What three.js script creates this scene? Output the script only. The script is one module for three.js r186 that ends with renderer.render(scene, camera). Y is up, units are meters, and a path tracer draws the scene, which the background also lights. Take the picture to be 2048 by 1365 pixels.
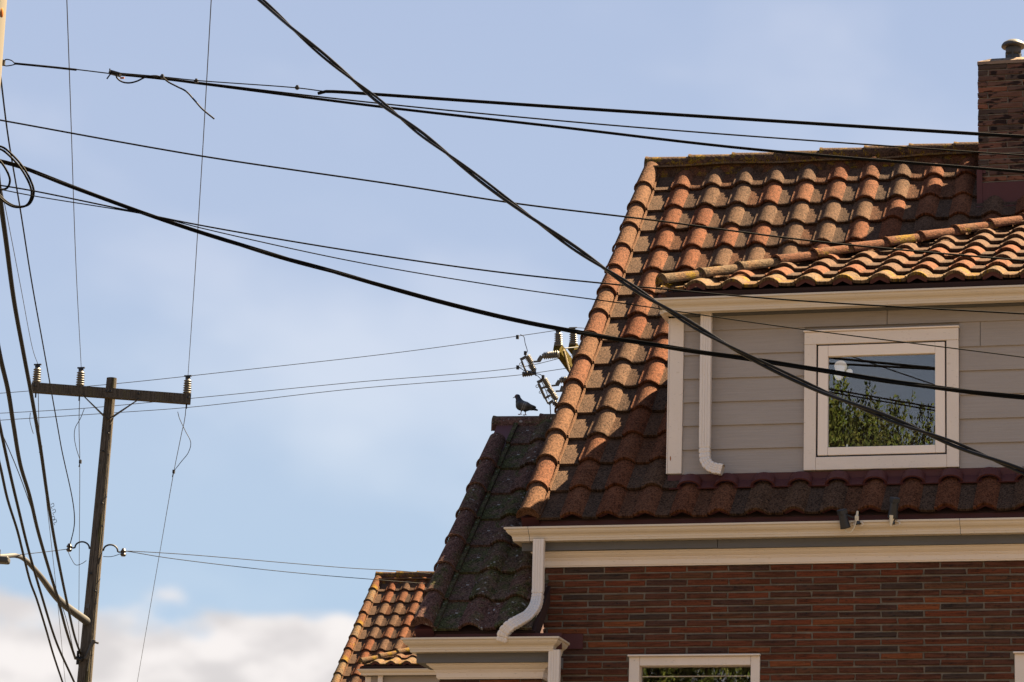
import * as THREE from 'three';
import { mergeGeometries } from 'three/addons/utils/BufferGeometryUtils.js';
import { RoundedBoxGeometry } from 'three/addons/geometries/RoundedBoxGeometry.js';
import { MarchingCubes } from 'three/addons/objects/MarchingCubes.js';

// ---------------------------------------------------------------- camera
const scene = new THREE.Scene();
const rad = THREE.MathUtils.degToRad;
const FOCAL = 6400, PW = 2048, PH = 1365;                 // focal length in pixels of the photograph
const camera = new THREE.PerspectiveCamera(2 * Math.atan(PH / 2 / FOCAL) * 180 / Math.PI, PW / PH, 0.1, 3000);
camera.position.set(5.677, 1.65, 22.383);
camera.rotation.set(rad(13.72), rad(14.95), rad(1.69), 'YXZ');
camera.updateMatrixWorld(true);
const axX = new THREE.Vector3(), axY = new THREE.Vector3(), axZ = new THREE.Vector3();
camera.matrixWorld.extractBasis(axX, axY, axZ);
function at(px, py, depth) {                              // survey helper: where a point seen there stands at that distance
  return camera.position.clone().addScaledVector(axX, (px - PW / 2) / FOCAL * depth).addScaledVector(axY, -(py - PH / 2) / FOCAL * depth).addScaledVector(axZ, -depth);
}
function atZ(px, py, z) { const a = at(px, py, 1).sub(camera.position); return camera.position.clone().addScaledVector(a, (z - camera.position.z) / a.z); }
// ---------------------------------------------------------------- renderer, exposure
const renderer = new THREE.WebGLRenderer({ antialias: true });
renderer.toneMapping = THREE.LinearToneMapping;
renderer.toneMappingExposure = 9;
renderer.shadowMap.enabled = true;

// ---------------------------------------------------------------- noise
let seedState = 12345;
function rnd() { seedState = (seedState * 1664525 + 1013904223) >>> 0; return seedState / 4294967296; }
const rr = (a, b) => a + (b - a) * rnd();
const pick = (a) => a[Math.floor(rnd() * a.length) % a.length];
function h2(x, y, s) { let n = Math.imul(x, 374761393) ^ Math.imul(y, 668265263) ^ Math.imul(s, 974711); n = Math.imul(n ^ (n >>> 13), 1274126177); return ((n ^ (n >>> 16)) >>> 0) / 4294967296; }
function vn(x, y, s, px = 0, py = 0) {                     // value noise, periodic when px, py are given
  let xi = Math.floor(x), yi = Math.floor(y); const fx = x - xi, fy = y - yi;
  const u = fx * fx * (3 - 2 * fx), v = fy * fy * (3 - 2 * fy);
  let x1 = xi + 1, y1 = yi + 1;
  if (px) { xi = ((xi % px) + px) % px; x1 = ((x1 % px) + px) % px; }
  if (py) { yi = ((yi % py) + py) % py; y1 = ((y1 % py) + py) % py; }
  const a = h2(xi, yi, s), b = h2(x1, yi, s), c = h2(xi, y1, s), d = h2(x1, y1, s);
  return a + (b - a) * u + (c - a) * v + (a - b - c + d) * u * v;
}
function fbm(x, y, s, o, p = 0, q = 0) { let t = 0, a = 0.5, n = 0; for (let i = 0; i < o; i++) { t += a * vn(x, y, s + i, p, q); n += a; x *= 2; y *= 2; p *= 2; q *= 2; a *= 0.5; } return t / n; }
const clamp = (x, a = 0, b = 1) => Math.min(b, Math.max(a, x));
const smooth = (a, b, x) => { const t = clamp((x - a) / (b - a)); return t * t * (3 - 2 * t); };
const lerp = (a, b, t) => a + (b - a) * t;

// ---------------------------------------------------------------- sky
const EXPO = 9;
function skyTexture() {
  const w = 4096, h = 2048, d = new Float32Array(w * h * 4);
  const stops = [[0, 0.55, 0.68, 0.80], [7, 0.465, 0.63, 0.81], [11, 0.49, 0.62, 0.80], [15, 0.47, 0.573, 0.775], [20, 0.442, 0.538, 0.748], [45, 0.29, 0.41, 0.66], [90, 0.20, 0.32, 0.58]];
  for (let j = 0; j < h; j++) {
    const el = ((j + 0.5) / h - 0.5) * 180;
    let k = 0; while (k < stops.length - 2 && el > stops[k + 1][0]) k++;
    const t = clamp((el - stops[k][0]) / (stops[k + 1][0] - stops[k][0]));
    const base = [1, 2, 3].map((i) => lerp(stops[k][i], stops[k + 1][i], t));
    for (let i = 0; i < w; i++) {
      const o = (j * w + i) * 4; let [r, g, b] = base;
      if (el > -1) {
        const u = i / w * 360;
        const wisp = smooth(0.40, 0.80, fbm(u / 6, el / 3.2 + u / 40, 5, 5, 60)) * smooth(60, 12, el);
        r += wisp * 0.17; g += wisp * 0.135; b += wisp * 0.085;
        // a low bank of cumulus all round the horizon
        if (el < 16) {
          const edge = 8.75 + 0.5 * (fbm(u / 2.2, 3.1, 23, 3, 164) - 0.5) - el;
          const f = fbm(u / 1.5, el / 0.75, 11, 6, 240) * 0.8 + 0.1 + 0.42 * edge;
          const c = smooth(0.47, 0.70, f) * smooth(10.0, 8.7, el);
          const lit = fbm(u / 1.1 + 0.4, el / 0.5 + 0.7, 41, 5, 327);
          const s = lerp(0.80, 1.06, smooth(0.3, 0.7, lit));
          r = lerp(r, 0.92 * s, c * 0.94); g = lerp(g, 0.865 * s, c * 0.94); b = lerp(b, 0.80 * s + 0.04, c * 0.94);
        }
      }
      d[o] = r / EXPO; d[o + 1] = g / EXPO; d[o + 2] = b / EXPO; d[o + 3] = 1;
    }
  }
  const t = new THREE.DataTexture(d, w, h, THREE.RGBAFormat, THREE.FloatType);
  t.mapping = THREE.EquirectangularReflectionMapping; t.magFilter = THREE.LinearFilter; t.minFilter = THREE.LinearFilter; t.needsUpdate = true;
  return t;
}
scene.background = skyTexture();
scene.environment = scene.background;

// ---------------------------------------------------------------- sun: behind the ridge and to the right, 52 degrees high
const toSun = new THREE.Vector3(0.42, 0.765, -0.42).normalize();
const sun = new THREE.DirectionalLight(new THREE.Color().setRGB(1, 0.775, 0.49), 5);
sun.position.copy(toSun).multiplyScalar(60);
sun.castShadow = true; sun.shadow.mapSize.set(4096, 4096);
Object.assign(sun.shadow.camera, { left: -40, right: 40, top: 40, bottom: -40, near: 1, far: 160 });
scene.add(sun, sun.target);

// ---------------------------------------------------------------- textures
function tex(w, h, fn, srgb = false) {
  const d = new Uint8Array(w * h * 4);
  for (let j = 0; j < h; j++) for (let i = 0; i < w; i++) { const c = fn(i, j), o = (j * w + i) * 4; d[o] = clamp(c[0]) * 255; d[o + 1] = clamp(c[1]) * 255; d[o + 2] = clamp(c[2]) * 255; d[o + 3] = 255; }
  const t = new THREE.DataTexture(d, w, h); t.wrapS = t.wrapT = THREE.RepeatWrapping; t.magFilter = THREE.LinearFilter; t.minFilter = THREE.LinearMipmapLinearFilter; t.generateMipmaps = true;
  if (srgb) t.colorSpace = THREE.SRGBColorSpace; t.needsUpdate = true; return t;
}
function blots(w, h, n, r0, r1, seed) {                    // soft-edged irregular spots, for lichen and droppings
  const a = new Float32Array(w * h); let s = seed; const R = () => { s = (s * 1664525 + 1013904223) >>> 0; return s / 4294967296; };
  for (let k = 0; k < n; k++) {
    const cx = R() * w, cy = R() * h, r = r0 + (r1 - r0) * R() * R(), e = 0.6 + R(), v = 0.5 + 0.5 * R(), R2 = Math.ceil(r * 1.8);
    for (let y = -R2; y <= R2; y++) for (let x = -R2; x <= R2; x++) {
      const q = Math.hypot(x * e, y / e) / r + 0.5 * (h2((cx + x) | 0, (cy + y) | 0, 77) - 0.5);
      if (q < 1) { const X = (((cx + x) | 0) + w) % w, Y = (((cy + y) | 0) + h) % h; a[Y * w + X] = Math.max(a[Y * w + X], v * (q < 0.7 ? 1 : 0.6)); }
    }
  }
  return a;
}
// stone-grit coating: the left half clean grit for barrels, the right half with pale lichen specks for pans. One texture = 1.4 m
const G = 1024;
const specks = blots(G, G, 1500, 2.0, 9, 9);
const grit = (i, j) => 0.64 + 0.22 * (h2(i >> 1, j >> 1, 3) - 0.5) + 0.60 * (h2(i >> 2, j >> 2, 4) - 0.5) + 0.50 * (h2(i >> 3, (j * 0.8) >> 3, 5) - 0.5) + 0.30 * (fbm(i / 64, j / 64, 6, 3, 16, 16) - 0.5);
const gritMap = tex(G, G, (i, j) => { const g = grit(i, j), m = i >= G / 2 ? specks[j * G + i] * (0.15 + 0.75 * smooth(0.45, 0.62, fbm(i / 40, j / 40, 15, 3, 0, 26))) : specks[j * G + i] * 0.12, hue = 0.06 * (h2(i >> 2, j >> 2, 8) - 0.5); return [lerp(g + hue, 0.98, m), lerp(g, 1, m), lerp(g - hue, 1, m)]; });
const gritBump = tex(512, 512, (i, j) => { const v = 0.4 * h2(i >> 1, j >> 2, 21) + 0.6 * h2(i >> 2, j >> 3, 22); return [v, v, v]; });
// tile with yellow lichen crusts (dormer eave and hip)
function lichenMap(base, alt, cover, seed) {
  return tex(G / 2, G / 2, (i, j) => {
    const g = grit(i * 2, j * 2) * 1.45, n = fbm(i / 26, j / 26, seed, 4, 20, 20) + 0.35 * (h2(i >> 1, j >> 1, seed + 9) - 0.5), m = smooth(cover, cover + 0.06, n);
    const q = smooth(0.42, 0.6, fbm(i / 50, j / 50, seed + 3, 3, 10, 10)), y = [0.125, 0.078, 0.007];
    return [0, 1, 2].map((k) => lerp(lerp(base[k], alt[k], q) * g, y[k] * (0.7 + 0.5 * g), m));
  });
}
const lichenTan = lichenMap([0.096, 0.056, 0.031], [0.088, 0.060, 0.038], 0.685, 51);
const lichenRed = lichenMap([0.092, 0.037, 0.020], [0.086, 0.042, 0.024], 0.715, 61);
const lichenRidge = lichenMap([0.048, 0.029, 0.020], [0.078, 0.036, 0.021], 0.69, 71);
// shaded-side tiles grown over with moss and algae, spattered with droppings
const drops = blots(G, G, 190, 2.5, 11, 33), drops2 = blots(G, G, 1000, 1.5, 4, 34);
function mossMap(base, moss, lo, hi, seed) {
  return tex(G, G, (i, j) => {
    const g = grit(i, j) * 1.4, m = smooth(lo, hi, fbm(i / 50, j / 50, seed, 4, 20, 20) + 0.3 * (h2(i >> 1, j >> 1, seed + 5) - 0.5)), w = Math.max(drops[j * G + i], 0.45 * drops2[j * G + i]);
    return [0, 1, 2].map((k) => lerp(lerp(base[k], moss[k], m) * g, [0.4, 0.4, 0.38][k], w * 0.6));
  });
}
const mossA = mossMap([0.080, 0.053, 0.039], [0.056, 0.054, 0.024], 0.44, 0.64, 81);
const mossB = mossMap([0.084, 0.050, 0.039], [0.060, 0.056, 0.024], 0.54, 0.74, 91);
const mossC = mossMap([0.092, 0.050, 0.040], [0.066, 0.056, 0.030], 0.64, 0.82, 101);
// brick: streaks along the face
const brickMap = tex(512, 512, (i, j) => { const s = fbm(i / 70, j / 5, 31, 4, 7, 102), g = h2(i >> 1, j >> 1, 35), c = smooth(0.62, 0.8, fbm(i / 30, j / 6, 36, 4, 17, 85)), v = 0.25 + 1.15 * s + 0.3 * (g - 0.5); const k2 = smooth(0.66, 0.74, fbm(i / 9, j / 7, 39, 3, 57, 73)); return [lerp(v * lerp(1, 0.45, c), 1.0, k2 * 0.5), lerp(v * lerp(1, 0.6, c), 1.5, k2 * 0.5), lerp(v * lerp(1, 0.75, c), 1.6, k2 * 0.5)]; });
const brickBump = tex(512, 512, (i, j) => { const v = 0.7 * fbm(i / 40, j / 4, 37, 4, 12, 128) + 0.3 * h2(i >> 1, j >> 1, 38); return [v, v, v]; });
const sootMap = tex(512, 512, (i, j) => { const v = 0.5 + 0.7 * fbm(i / 60, j / 6, 131, 4, 8, 85) + 0.2 * (h2(i, j, 135) - 0.5), c = smooth(0.52, 0.66, fbm(i / 55, j / 22, 136, 5, 9, 23)); return [v * lerp(1, 0.22, c), v * lerp(1, 0.25, c), v * lerp(1, 0.3, c)]; });
const sandMap = tex(512, 512, (i, j) => { const v = 0.72 + 0.3 * (h2(i >> 1, j >> 1, 44) - 0.5) + 0.5 * (fbm(i / 60, j / 60, 45, 4, 8, 8) - 0.5); return [v, v, v]; });
const paintMap = tex(512, 512, (i, j) => { const a = fbm(i / 90, j / 90, 46, 5, 6, 6), d = 0.6 * smooth(0.76, 0.86, fbm(i / 9, j / 7, 47, 4, 57, 73)), v = 0.93 + 0.10 * (a - 0.5) + 0.04 * (h2(i, j, 48) - 0.5); const k3 = 0.5 * smooth(0.80, 0.83, fbm(i / 13, j / 3.2, 147, 4, 39, 160)); const w = lerp(1, 0.35, k3); return [v * w * lerp(1, 0.82, d), v * w * lerp(1, 0.77, d), v * w * lerp(1, 0.68, d)]; });
const sidingMap = tex(512, 512, (i, j) => { const v = 0.93 + 0.16 * (fbm(i / 60, j / 3, 49, 4, 8, 170) - 0.5) + 0.07 * (h2(i, j, 50) - 0.5) + 0.08 * (fbm(i / 120, j / 120, 52, 3, 4, 4) - 0.5); return [v, v, v]; });
const sidingBump = tex(512, 512, (i, j) => { const v = fbm(i / 50, j / 2.5, 53, 4, 10, 205); return [v, v, v]; });
const woodMap = tex(512, 512, (i, j) => { const s = fbm(i / 4, j / 90, 55, 5, 128, 5), c = smooth(0.60, 0.68, fbm(i / 3, j / 60, 57, 4, 170, 8)), m = smooth(0.6, 0.75, fbm(i / 40, j / 90, 58, 4, 12, 5)); const v = (0.35 + 1.2 * s) * lerp(1, 0.22, c); return [v * lerp(1, 0.95, m), v * lerp(1, 1.05, m), v * lerp(1, 0.7, m)]; });
const woodBump = tex(512, 512, (i, j) => { const v = fbm(i / 4, j / 90, 55, 5, 128, 5) - 0.5 * smooth(0.60, 0.68, fbm(i / 3, j / 60, 57, 4, 170, 8)); return [v, v, v]; });
const groundMap = tex(512, 512, (i, j) => { const v = 0.8 + 0.4 * (fbm(i / 80, j / 80, 59, 5, 6, 6) - 0.5) + 0.2 * (h2(i, j, 60) - 0.5); return [v, v * 0.99, v * 0.96]; });
function rep(t, x, y = x) { const c = t.clone(); c.repeat.set(x, y); c.needsUpdate = true; return c; }

// ---------------------------------------------------------------- materials
const col = (r, g, b) => new THREE.Color().setRGB(r, g, b);
const std = (c, o = {}) => new THREE.MeshPhysicalMaterial({ color: c, roughness: 0.85, specularIntensity: (o.roughness ?? 0.85) > 0.8 ? 0.12 : (o.roughness ?? 0.85) > 0.5 ? 0.5 : 1, ...o });
// (the fascia is painted charcoal, a different paint from the taupe siding)
const M = {
  tile: std(col(1, 1, 1), { map: gritMap, vertexColors: true, bumpMap: rep(gritBump, 1.6), bumpScale: 0.0024, roughness: 0.95 }),
  tileTan: std(col(1, 1, 1), { map: lichenTan, bumpMap: rep(gritBump, 1.6), bumpScale: 0.0024, roughness: 0.95 }),
  tileRed: std(col(1, 1, 1), { map: lichenRed, bumpMap: rep(gritBump, 1.6), bumpScale: 0.0024, roughness: 0.95 }),
  ridge: std(col(1, 1, 1), { map: lichenRidge, bumpMap: rep(gritBump, 1.6), bumpScale: 0.0024, roughness: 0.95 }),
  moss: [mossA, mossB, mossC].map((m) => std(col(1, 1, 1), { map: m, bumpMap: rep(gritBump, 1.6), bumpScale: 0.0024, roughness: 0.95 })),
  capRed: std(col(0.130, 0.054, 0.030), { map: gritMap, bumpMap: rep(gritBump, 1.6), bumpScale: 0.0024, roughness: 0.95 }),
  capTan: std(col(0.124, 0.063, 0.036), { map: gritMap, bumpMap: rep(gritBump, 1.6), bumpScale: 0.0024, roughness: 0.95 }),
  deck: std(col(0.05, 0.03, 0.027)),
  flash: std(col(0.080, 0.0235, 0.0215), { map: rep(paintMap, 2), roughness: 0.6 }),
  trim: std(col(0.725, 0.625, 0.535), { map: rep(paintMap, 1), roughness: 0.55 }),
  gutter: std(col(0.62, 0.52, 0.40), { map: rep(paintMap, 1.3), roughness: 0.45 }),
  spout: std(col(0.70, 0.615, 0.54), { map: rep(paintMap, 2), roughness: 0.45 }),
  siding: std(col(0.335, 0.290, 0.256), { map: rep(sidingMap, 1), bumpMap: rep(sidingBump, 1), bumpScale: 0.0012, roughness: 0.7 }),
  fascia: std(col(0.118, 0.116, 0.118), { map: rep(sidingMap, 1), bumpMap: rep(sidingBump, 1), bumpScale: 0.001, roughness: 0.7 }),
  mortar: std(col(0.205, 0.168, 0.128), { map: rep(sandMap, 2), bumpMap: rep(sandMap, 3), bumpScale: 0.002 }),
  plain: std(col(0.13, 0.06, 0.045), { map: rep(sandMap, 1) }),
  vinyl: std(col(0.77, 0.66, 0.56), { roughness: 0.4 }),
  gasket: std(col(0.015, 0.015, 0.015), { roughness: 0.6 }),
  room: std(col(0.16, 0.14, 0.12)),
  pane: new THREE.MeshPhysicalMaterial({ color: 0xffffff, roughness: 0, metalness: 0, transmission: 1, thickness: 0, ior: 1.85 }),
  sticker: std(col(0.75, 0.73, 0.68), { roughness: 0.8 }),
  metal: std(col(0.0619, 0.05909, 0.05627), { metalness: 0.3, roughness: 0.55 }),
  galv: std(col(0.04823, 0.04823, 0.04823), { metalness: 0.1, roughness: 0.55, map: rep(paintMap, 2) }),
  dark: std(col(0.010, 0.010, 0.011), { roughness: 0.55 }),
  black: std(col(0.010, 0.011, 0.014), { roughness: 0.5 }),
  wire: new THREE.MeshPhysicalMaterial({ color: col(0.0035, 0.0033, 0.0033), roughness: 0.6, specularIntensity: 0.1 }),
  wireGloss: new THREE.MeshPhysicalMaterial({ color: col(0.006, 0.0055, 0.005), roughness: 0.3, specularIntensity: 0.28 }),
  wireGrey: new THREE.MeshPhysicalMaterial({ color: col(0.010, 0.0095, 0.009), roughness: 0.6, specularIntensity: 0.4 }),
  porcelain: std(col(0.08442, 0.07768, 0.06753), { roughness: 0.45 }),
  porcelainDark: std(col(0.0197, 0.01463, 0.01182), { roughness: 0.35 }),
  wood: std(col(0.083, 0.072, 0.060), { map: woodMap, bumpMap: woodBump, bumpScale: 0.012, roughness: 0.95 }),
  woodArm: std(col(0.082, 0.070, 0.057), { map: woodMap, bumpMap: woodBump, bumpScale: 0.008, roughness: 0.95 }),
  woodMossy: std(col(0.076, 0.05627, 0.01126), { map: woodMap, bumpMap: woodBump, bumpScale: 0.008, roughness: 0.95 }),
  cream: std(col(0.6, 0.52, 0.38), { roughness: 0.6 }),
  ground: std(col(0.076, 0.0664, 0.05346), { map: groundMap, roughness: 0.95 }),
  rust: std(col(0.28, 0.10, 0.03), { roughness: 0.9 }),
  leaf: std(col(0.046, 0.062, 0.009), { roughness: 0.75, side: THREE.DoubleSide }),
  bark: std(col(0.10, 0.08, 0.06), { map: woodMap }),
};
// brick tones: burnt reds, browns and near-black clinkers
const toneList = [[0.150, 0.045, 0.023], [0.132, 0.044, 0.024], [0.110, 0.042, 0.025], [0.098, 0.041, 0.026], [0.080, 0.039, 0.028], [0.062, 0.039, 0.030], [0.196, 0.062, 0.026], [0.115, 0.050, 0.028]];
const brickMats = toneList.map((t) => std(col(...t), { map: brickMap, bumpMap: brickBump, bumpScale: 0.004, roughness: 0.9 }));
const brickWeights = [0, 0, 1, 1, 1, 2, 2, 2, 3, 3, 3, 4, 4, 4, 5, 6, 7, 7];
const chimneyMats = [[0.162, 0.0744, 0.0504], [0.138, 0.072, 0.0516], [0.1104, 0.0624, 0.0468], [0.0744, 0.0516, 0.042], [0.198, 0.0816, 0.048]].map((t) => std(col(...t), { map: sootMap, bumpMap: brickBump, bumpScale: 0.006, roughness: 0.95 }));

// ---------------------------------------------------------------- object helpers
const taken = new Map();
function numbered(n) { const k = taken.get(n) || 0; taken.set(n, k + 1); return k ? n + '_' + String(k).padStart(3, '0') : n; }
function mesh(name, geo, mat, parent, x = 0, y = 0, z = 0) { const m = new THREE.Mesh(geo, mat); m.name = name; m.position.set(x, y, z); m.castShadow = m.receiveShadow = true; parent.add(m); return m; }
function thing(name, label, category, group) { const o = new THREE.Group(); o.name = numbered(name); o.userData = { label, category }; if (group) o.userData.group = group; scene.add(o); return o; }
function part(name, parent, label) { const o = new THREE.Group(); o.name = name; if (label) o.userData.label = label; parent.add(o); return o; }
function structure(name, geo, mat) { const m = mesh(name, geo, mat, scene); m.userData.kind = 'structure'; return m; }
function bx(x0, x1, y0, y1, z0, z1, s = 1) {               // box between two corners, uv in metres
  const g = new THREE.BoxGeometry(x1 - x0, y1 - y0, z1 - z0); g.translate((x0 + x1) / 2, (y0 + y1) / 2, (z0 + z1) / 2); return uvMetres(g, s);
}
function uvMetres(g, s = 1) {
  const p = g.attributes.position, n = g.attributes.normal, uv = new Float32Array(p.count * 2);
  for (let i = 0; i < p.count; i++) {
    const ax = Math.abs(n.getX(i)), ay = Math.abs(n.getY(i)), az = Math.abs(n.getZ(i));
    const [u, v] = az >= ax && az >= ay ? [p.getX(i), p.getY(i)] : ax >= ay ? [p.getZ(i), p.getY(i)] : [p.getX(i), p.getZ(i)];
    uv[i * 2] = u * s; uv[i * 2 + 1] = v * s;
  }
  g.setAttribute('uv', new THREE.BufferAttribute(uv, 2)); return g;
}
function chamfer(w, h, d, c) {                             // box with chamfered front edges, back at z = 0, centred in x and y
  const g = new THREE.BufferGeometry(), P = [], x = w / 2, y = h / 2, a = x - c, b = y - c, quad = (p, q, r, s) => P.push(...p, ...q, ...r, ...p, ...r, ...s);
  quad([-a, -b, d], [a, -b, d], [a, b, d], [-a, b, d]);
  quad([-x, -y, d - c], [x, -y, d - c], [a, -b, d], [-a, -b, d]); quad([x, -y, d - c], [x, y, d - c], [a, b, d], [a, -b, d]);
  quad([x, y, d - c], [-x, y, d - c], [-a, b, d], [a, b, d]); quad([-x, y, d - c], [-x, -y, d - c], [-a, -b, d], [-a, b, d]);
  quad([-x, -y, 0], [x, -y, 0], [x, -y, d - c], [-x, -y, d - c]); quad([x, -y, 0], [x, y, 0], [x, y, d - c], [x, -y, d - c]);
  quad([x, y, 0], [-x, y, 0], [-x, y, d - c], [x, y, d - c]); quad([-x, y, 0], [-x, -y, 0], [-x, -y, d - c], [-x, y, d - c]);
  g.setAttribute('position', new THREE.Float32BufferAttribute(P, 3)); g.computeVertexNormals(); return g;
}
function tube(pts, r, seg, rs = 6, closed = false) { return new THREE.TubeGeometry(new THREE.CatmullRomCurve3(pts, closed, 'centripetal'), seg || pts.length * 8, r, rs, closed); }
function rod(a, b, r0, r1 = r0, seg = 10) {                // cylinder between two points
  const d = b.clone().sub(a), g = new THREE.CylinderGeometry(r1, r0, d.length(), seg, 1); g.translate(0, d.length() / 2, 0);
  g.applyQuaternion(new THREE.Quaternion().setFromUnitVectors(new THREE.Vector3(0, 1, 0), d.normalize())); g.translate(a.x, a.y, a.z); return g;
}
function beam(a, b, w, h, up = new THREE.Vector3(0, 1, 0)) {
  const d = b.clone().sub(a), L = d.length(); d.normalize(); const s = new THREE.Vector3().crossVectors(d, up).normalize(), u = new THREE.Vector3().crossVectors(s, d);
  const g = new THREE.BoxGeometry(w, h, L); uvMetres(g, 2); g.applyMatrix4(new THREE.Matrix4().makeBasis(s, u, d.clone().negate())); g.translate((a.x + b.x) / 2, (a.y + b.y) / 2, (a.z + b.z) / 2); return g;
}
function loft(profile, stations, closed = true, capEnds = true) {   // profile: [u, v] pairs; stations: functions giving a point for (u, v)
  const P = [], UV = [], n = profile.length; let len = [0];
  for (let i = 1; i <= n; i++) { const a = profile[i - 1], b = profile[i % n]; len.push(len[i - 1] + Math.hypot(a[0] - b[0], a[1] - b[1])); }
  const rings = stations.map((f) => profile.map(([u, v]) => f(u, v))); let run = 0;
  for (let k = 0; k + 1 < rings.length; k++) {
    const L = rings[k][0].distanceTo(rings[k + 1][0]);
    for (let i = 0; i < (closed ? n : n - 1); i++) {
      const j = (i + 1) % n, a = rings[k][i], b = rings[k][j], c = rings[k + 1][j], d = rings[k + 1][i];
      for (const [q, s, t] of [[a, run, len[i]], [b, run, len[i + 1]], [c, run + L, len[i + 1]], [a, run, len[i]], [c, run + L, len[i + 1]], [d, run + L, len[i]]]) { P.push(q.x, q.y, q.z); UV.push(s, t); }
    }
    run += L;
  }
  if (capEnds) for (const [ring, flip] of [[rings[0], true], [rings[rings.length - 1], false]]) {
    const tri = THREE.ShapeUtils.triangulateShape(profile.map(([u, v]) => new THREE.Vector2(u, v)), []);
    for (const t of tri) for (const i of flip ? [t[0], t[2], t[1]] : t) { const q = ring[i]; P.push(q.x, q.y, q.z); UV.push(profile[i][0], profile[i][1]); }
  }
  const g = new THREE.BufferGeometry(); g.setAttribute('position', new THREE.Float32BufferAttribute(P, 3)); g.setAttribute('uv', new THREE.Float32BufferAttribute(UV, 2)); g.computeVertexNormals(); return g;
}
const V = (x, y, z) => new THREE.Vector3(x, y, z);

// ---------------------------------------------------------------- ground
{
  const g = new THREE.PlaneGeometry(1600, 1600); g.rotateX(-Math.PI / 2); const uv = g.attributes.uv; for (let i = 0; i < uv.count; i++) uv.setXY(i, uv.getX(i) * 320, uv.getY(i) * 320);
  structure('ground', g, M.ground);
}

// ================================================================ roof tiles
const TW = 0.272, TL = 0.40, EXP = 0.3635, LIFT = 0.038;
const barrelTones = [[0.142, 0.054, 0.028], [0.132, 0.048, 0.025], [0.146, 0.060, 0.032], [0.112, 0.063, 0.039], [0.104, 0.060, 0.039], [0.136, 0.057, 0.031]];
const panTones = [[0.096, 0.053, 0.033], [0.088, 0.052, 0.035], [0.114, 0.052, 0.029], [0.092, 0.056, 0.038], [0.080, 0.050, 0.035]];
const tileProfile = [];
tileProfile.push([-0.0835, 0.014]);
const NB = 16;
for (let k = 0; k <= NB; k++) { const u = (k / NB - 0.5) * 2; tileProfile.push([0.080 * u, 0.044 * Math.pow(1 - u * u, 0.95) + (k === 0 ? 0.015 : 0)]); }
tileProfile.push([0.096, -0.002], [0.140, -0.004], [0.1925, -0.001]);
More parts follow.
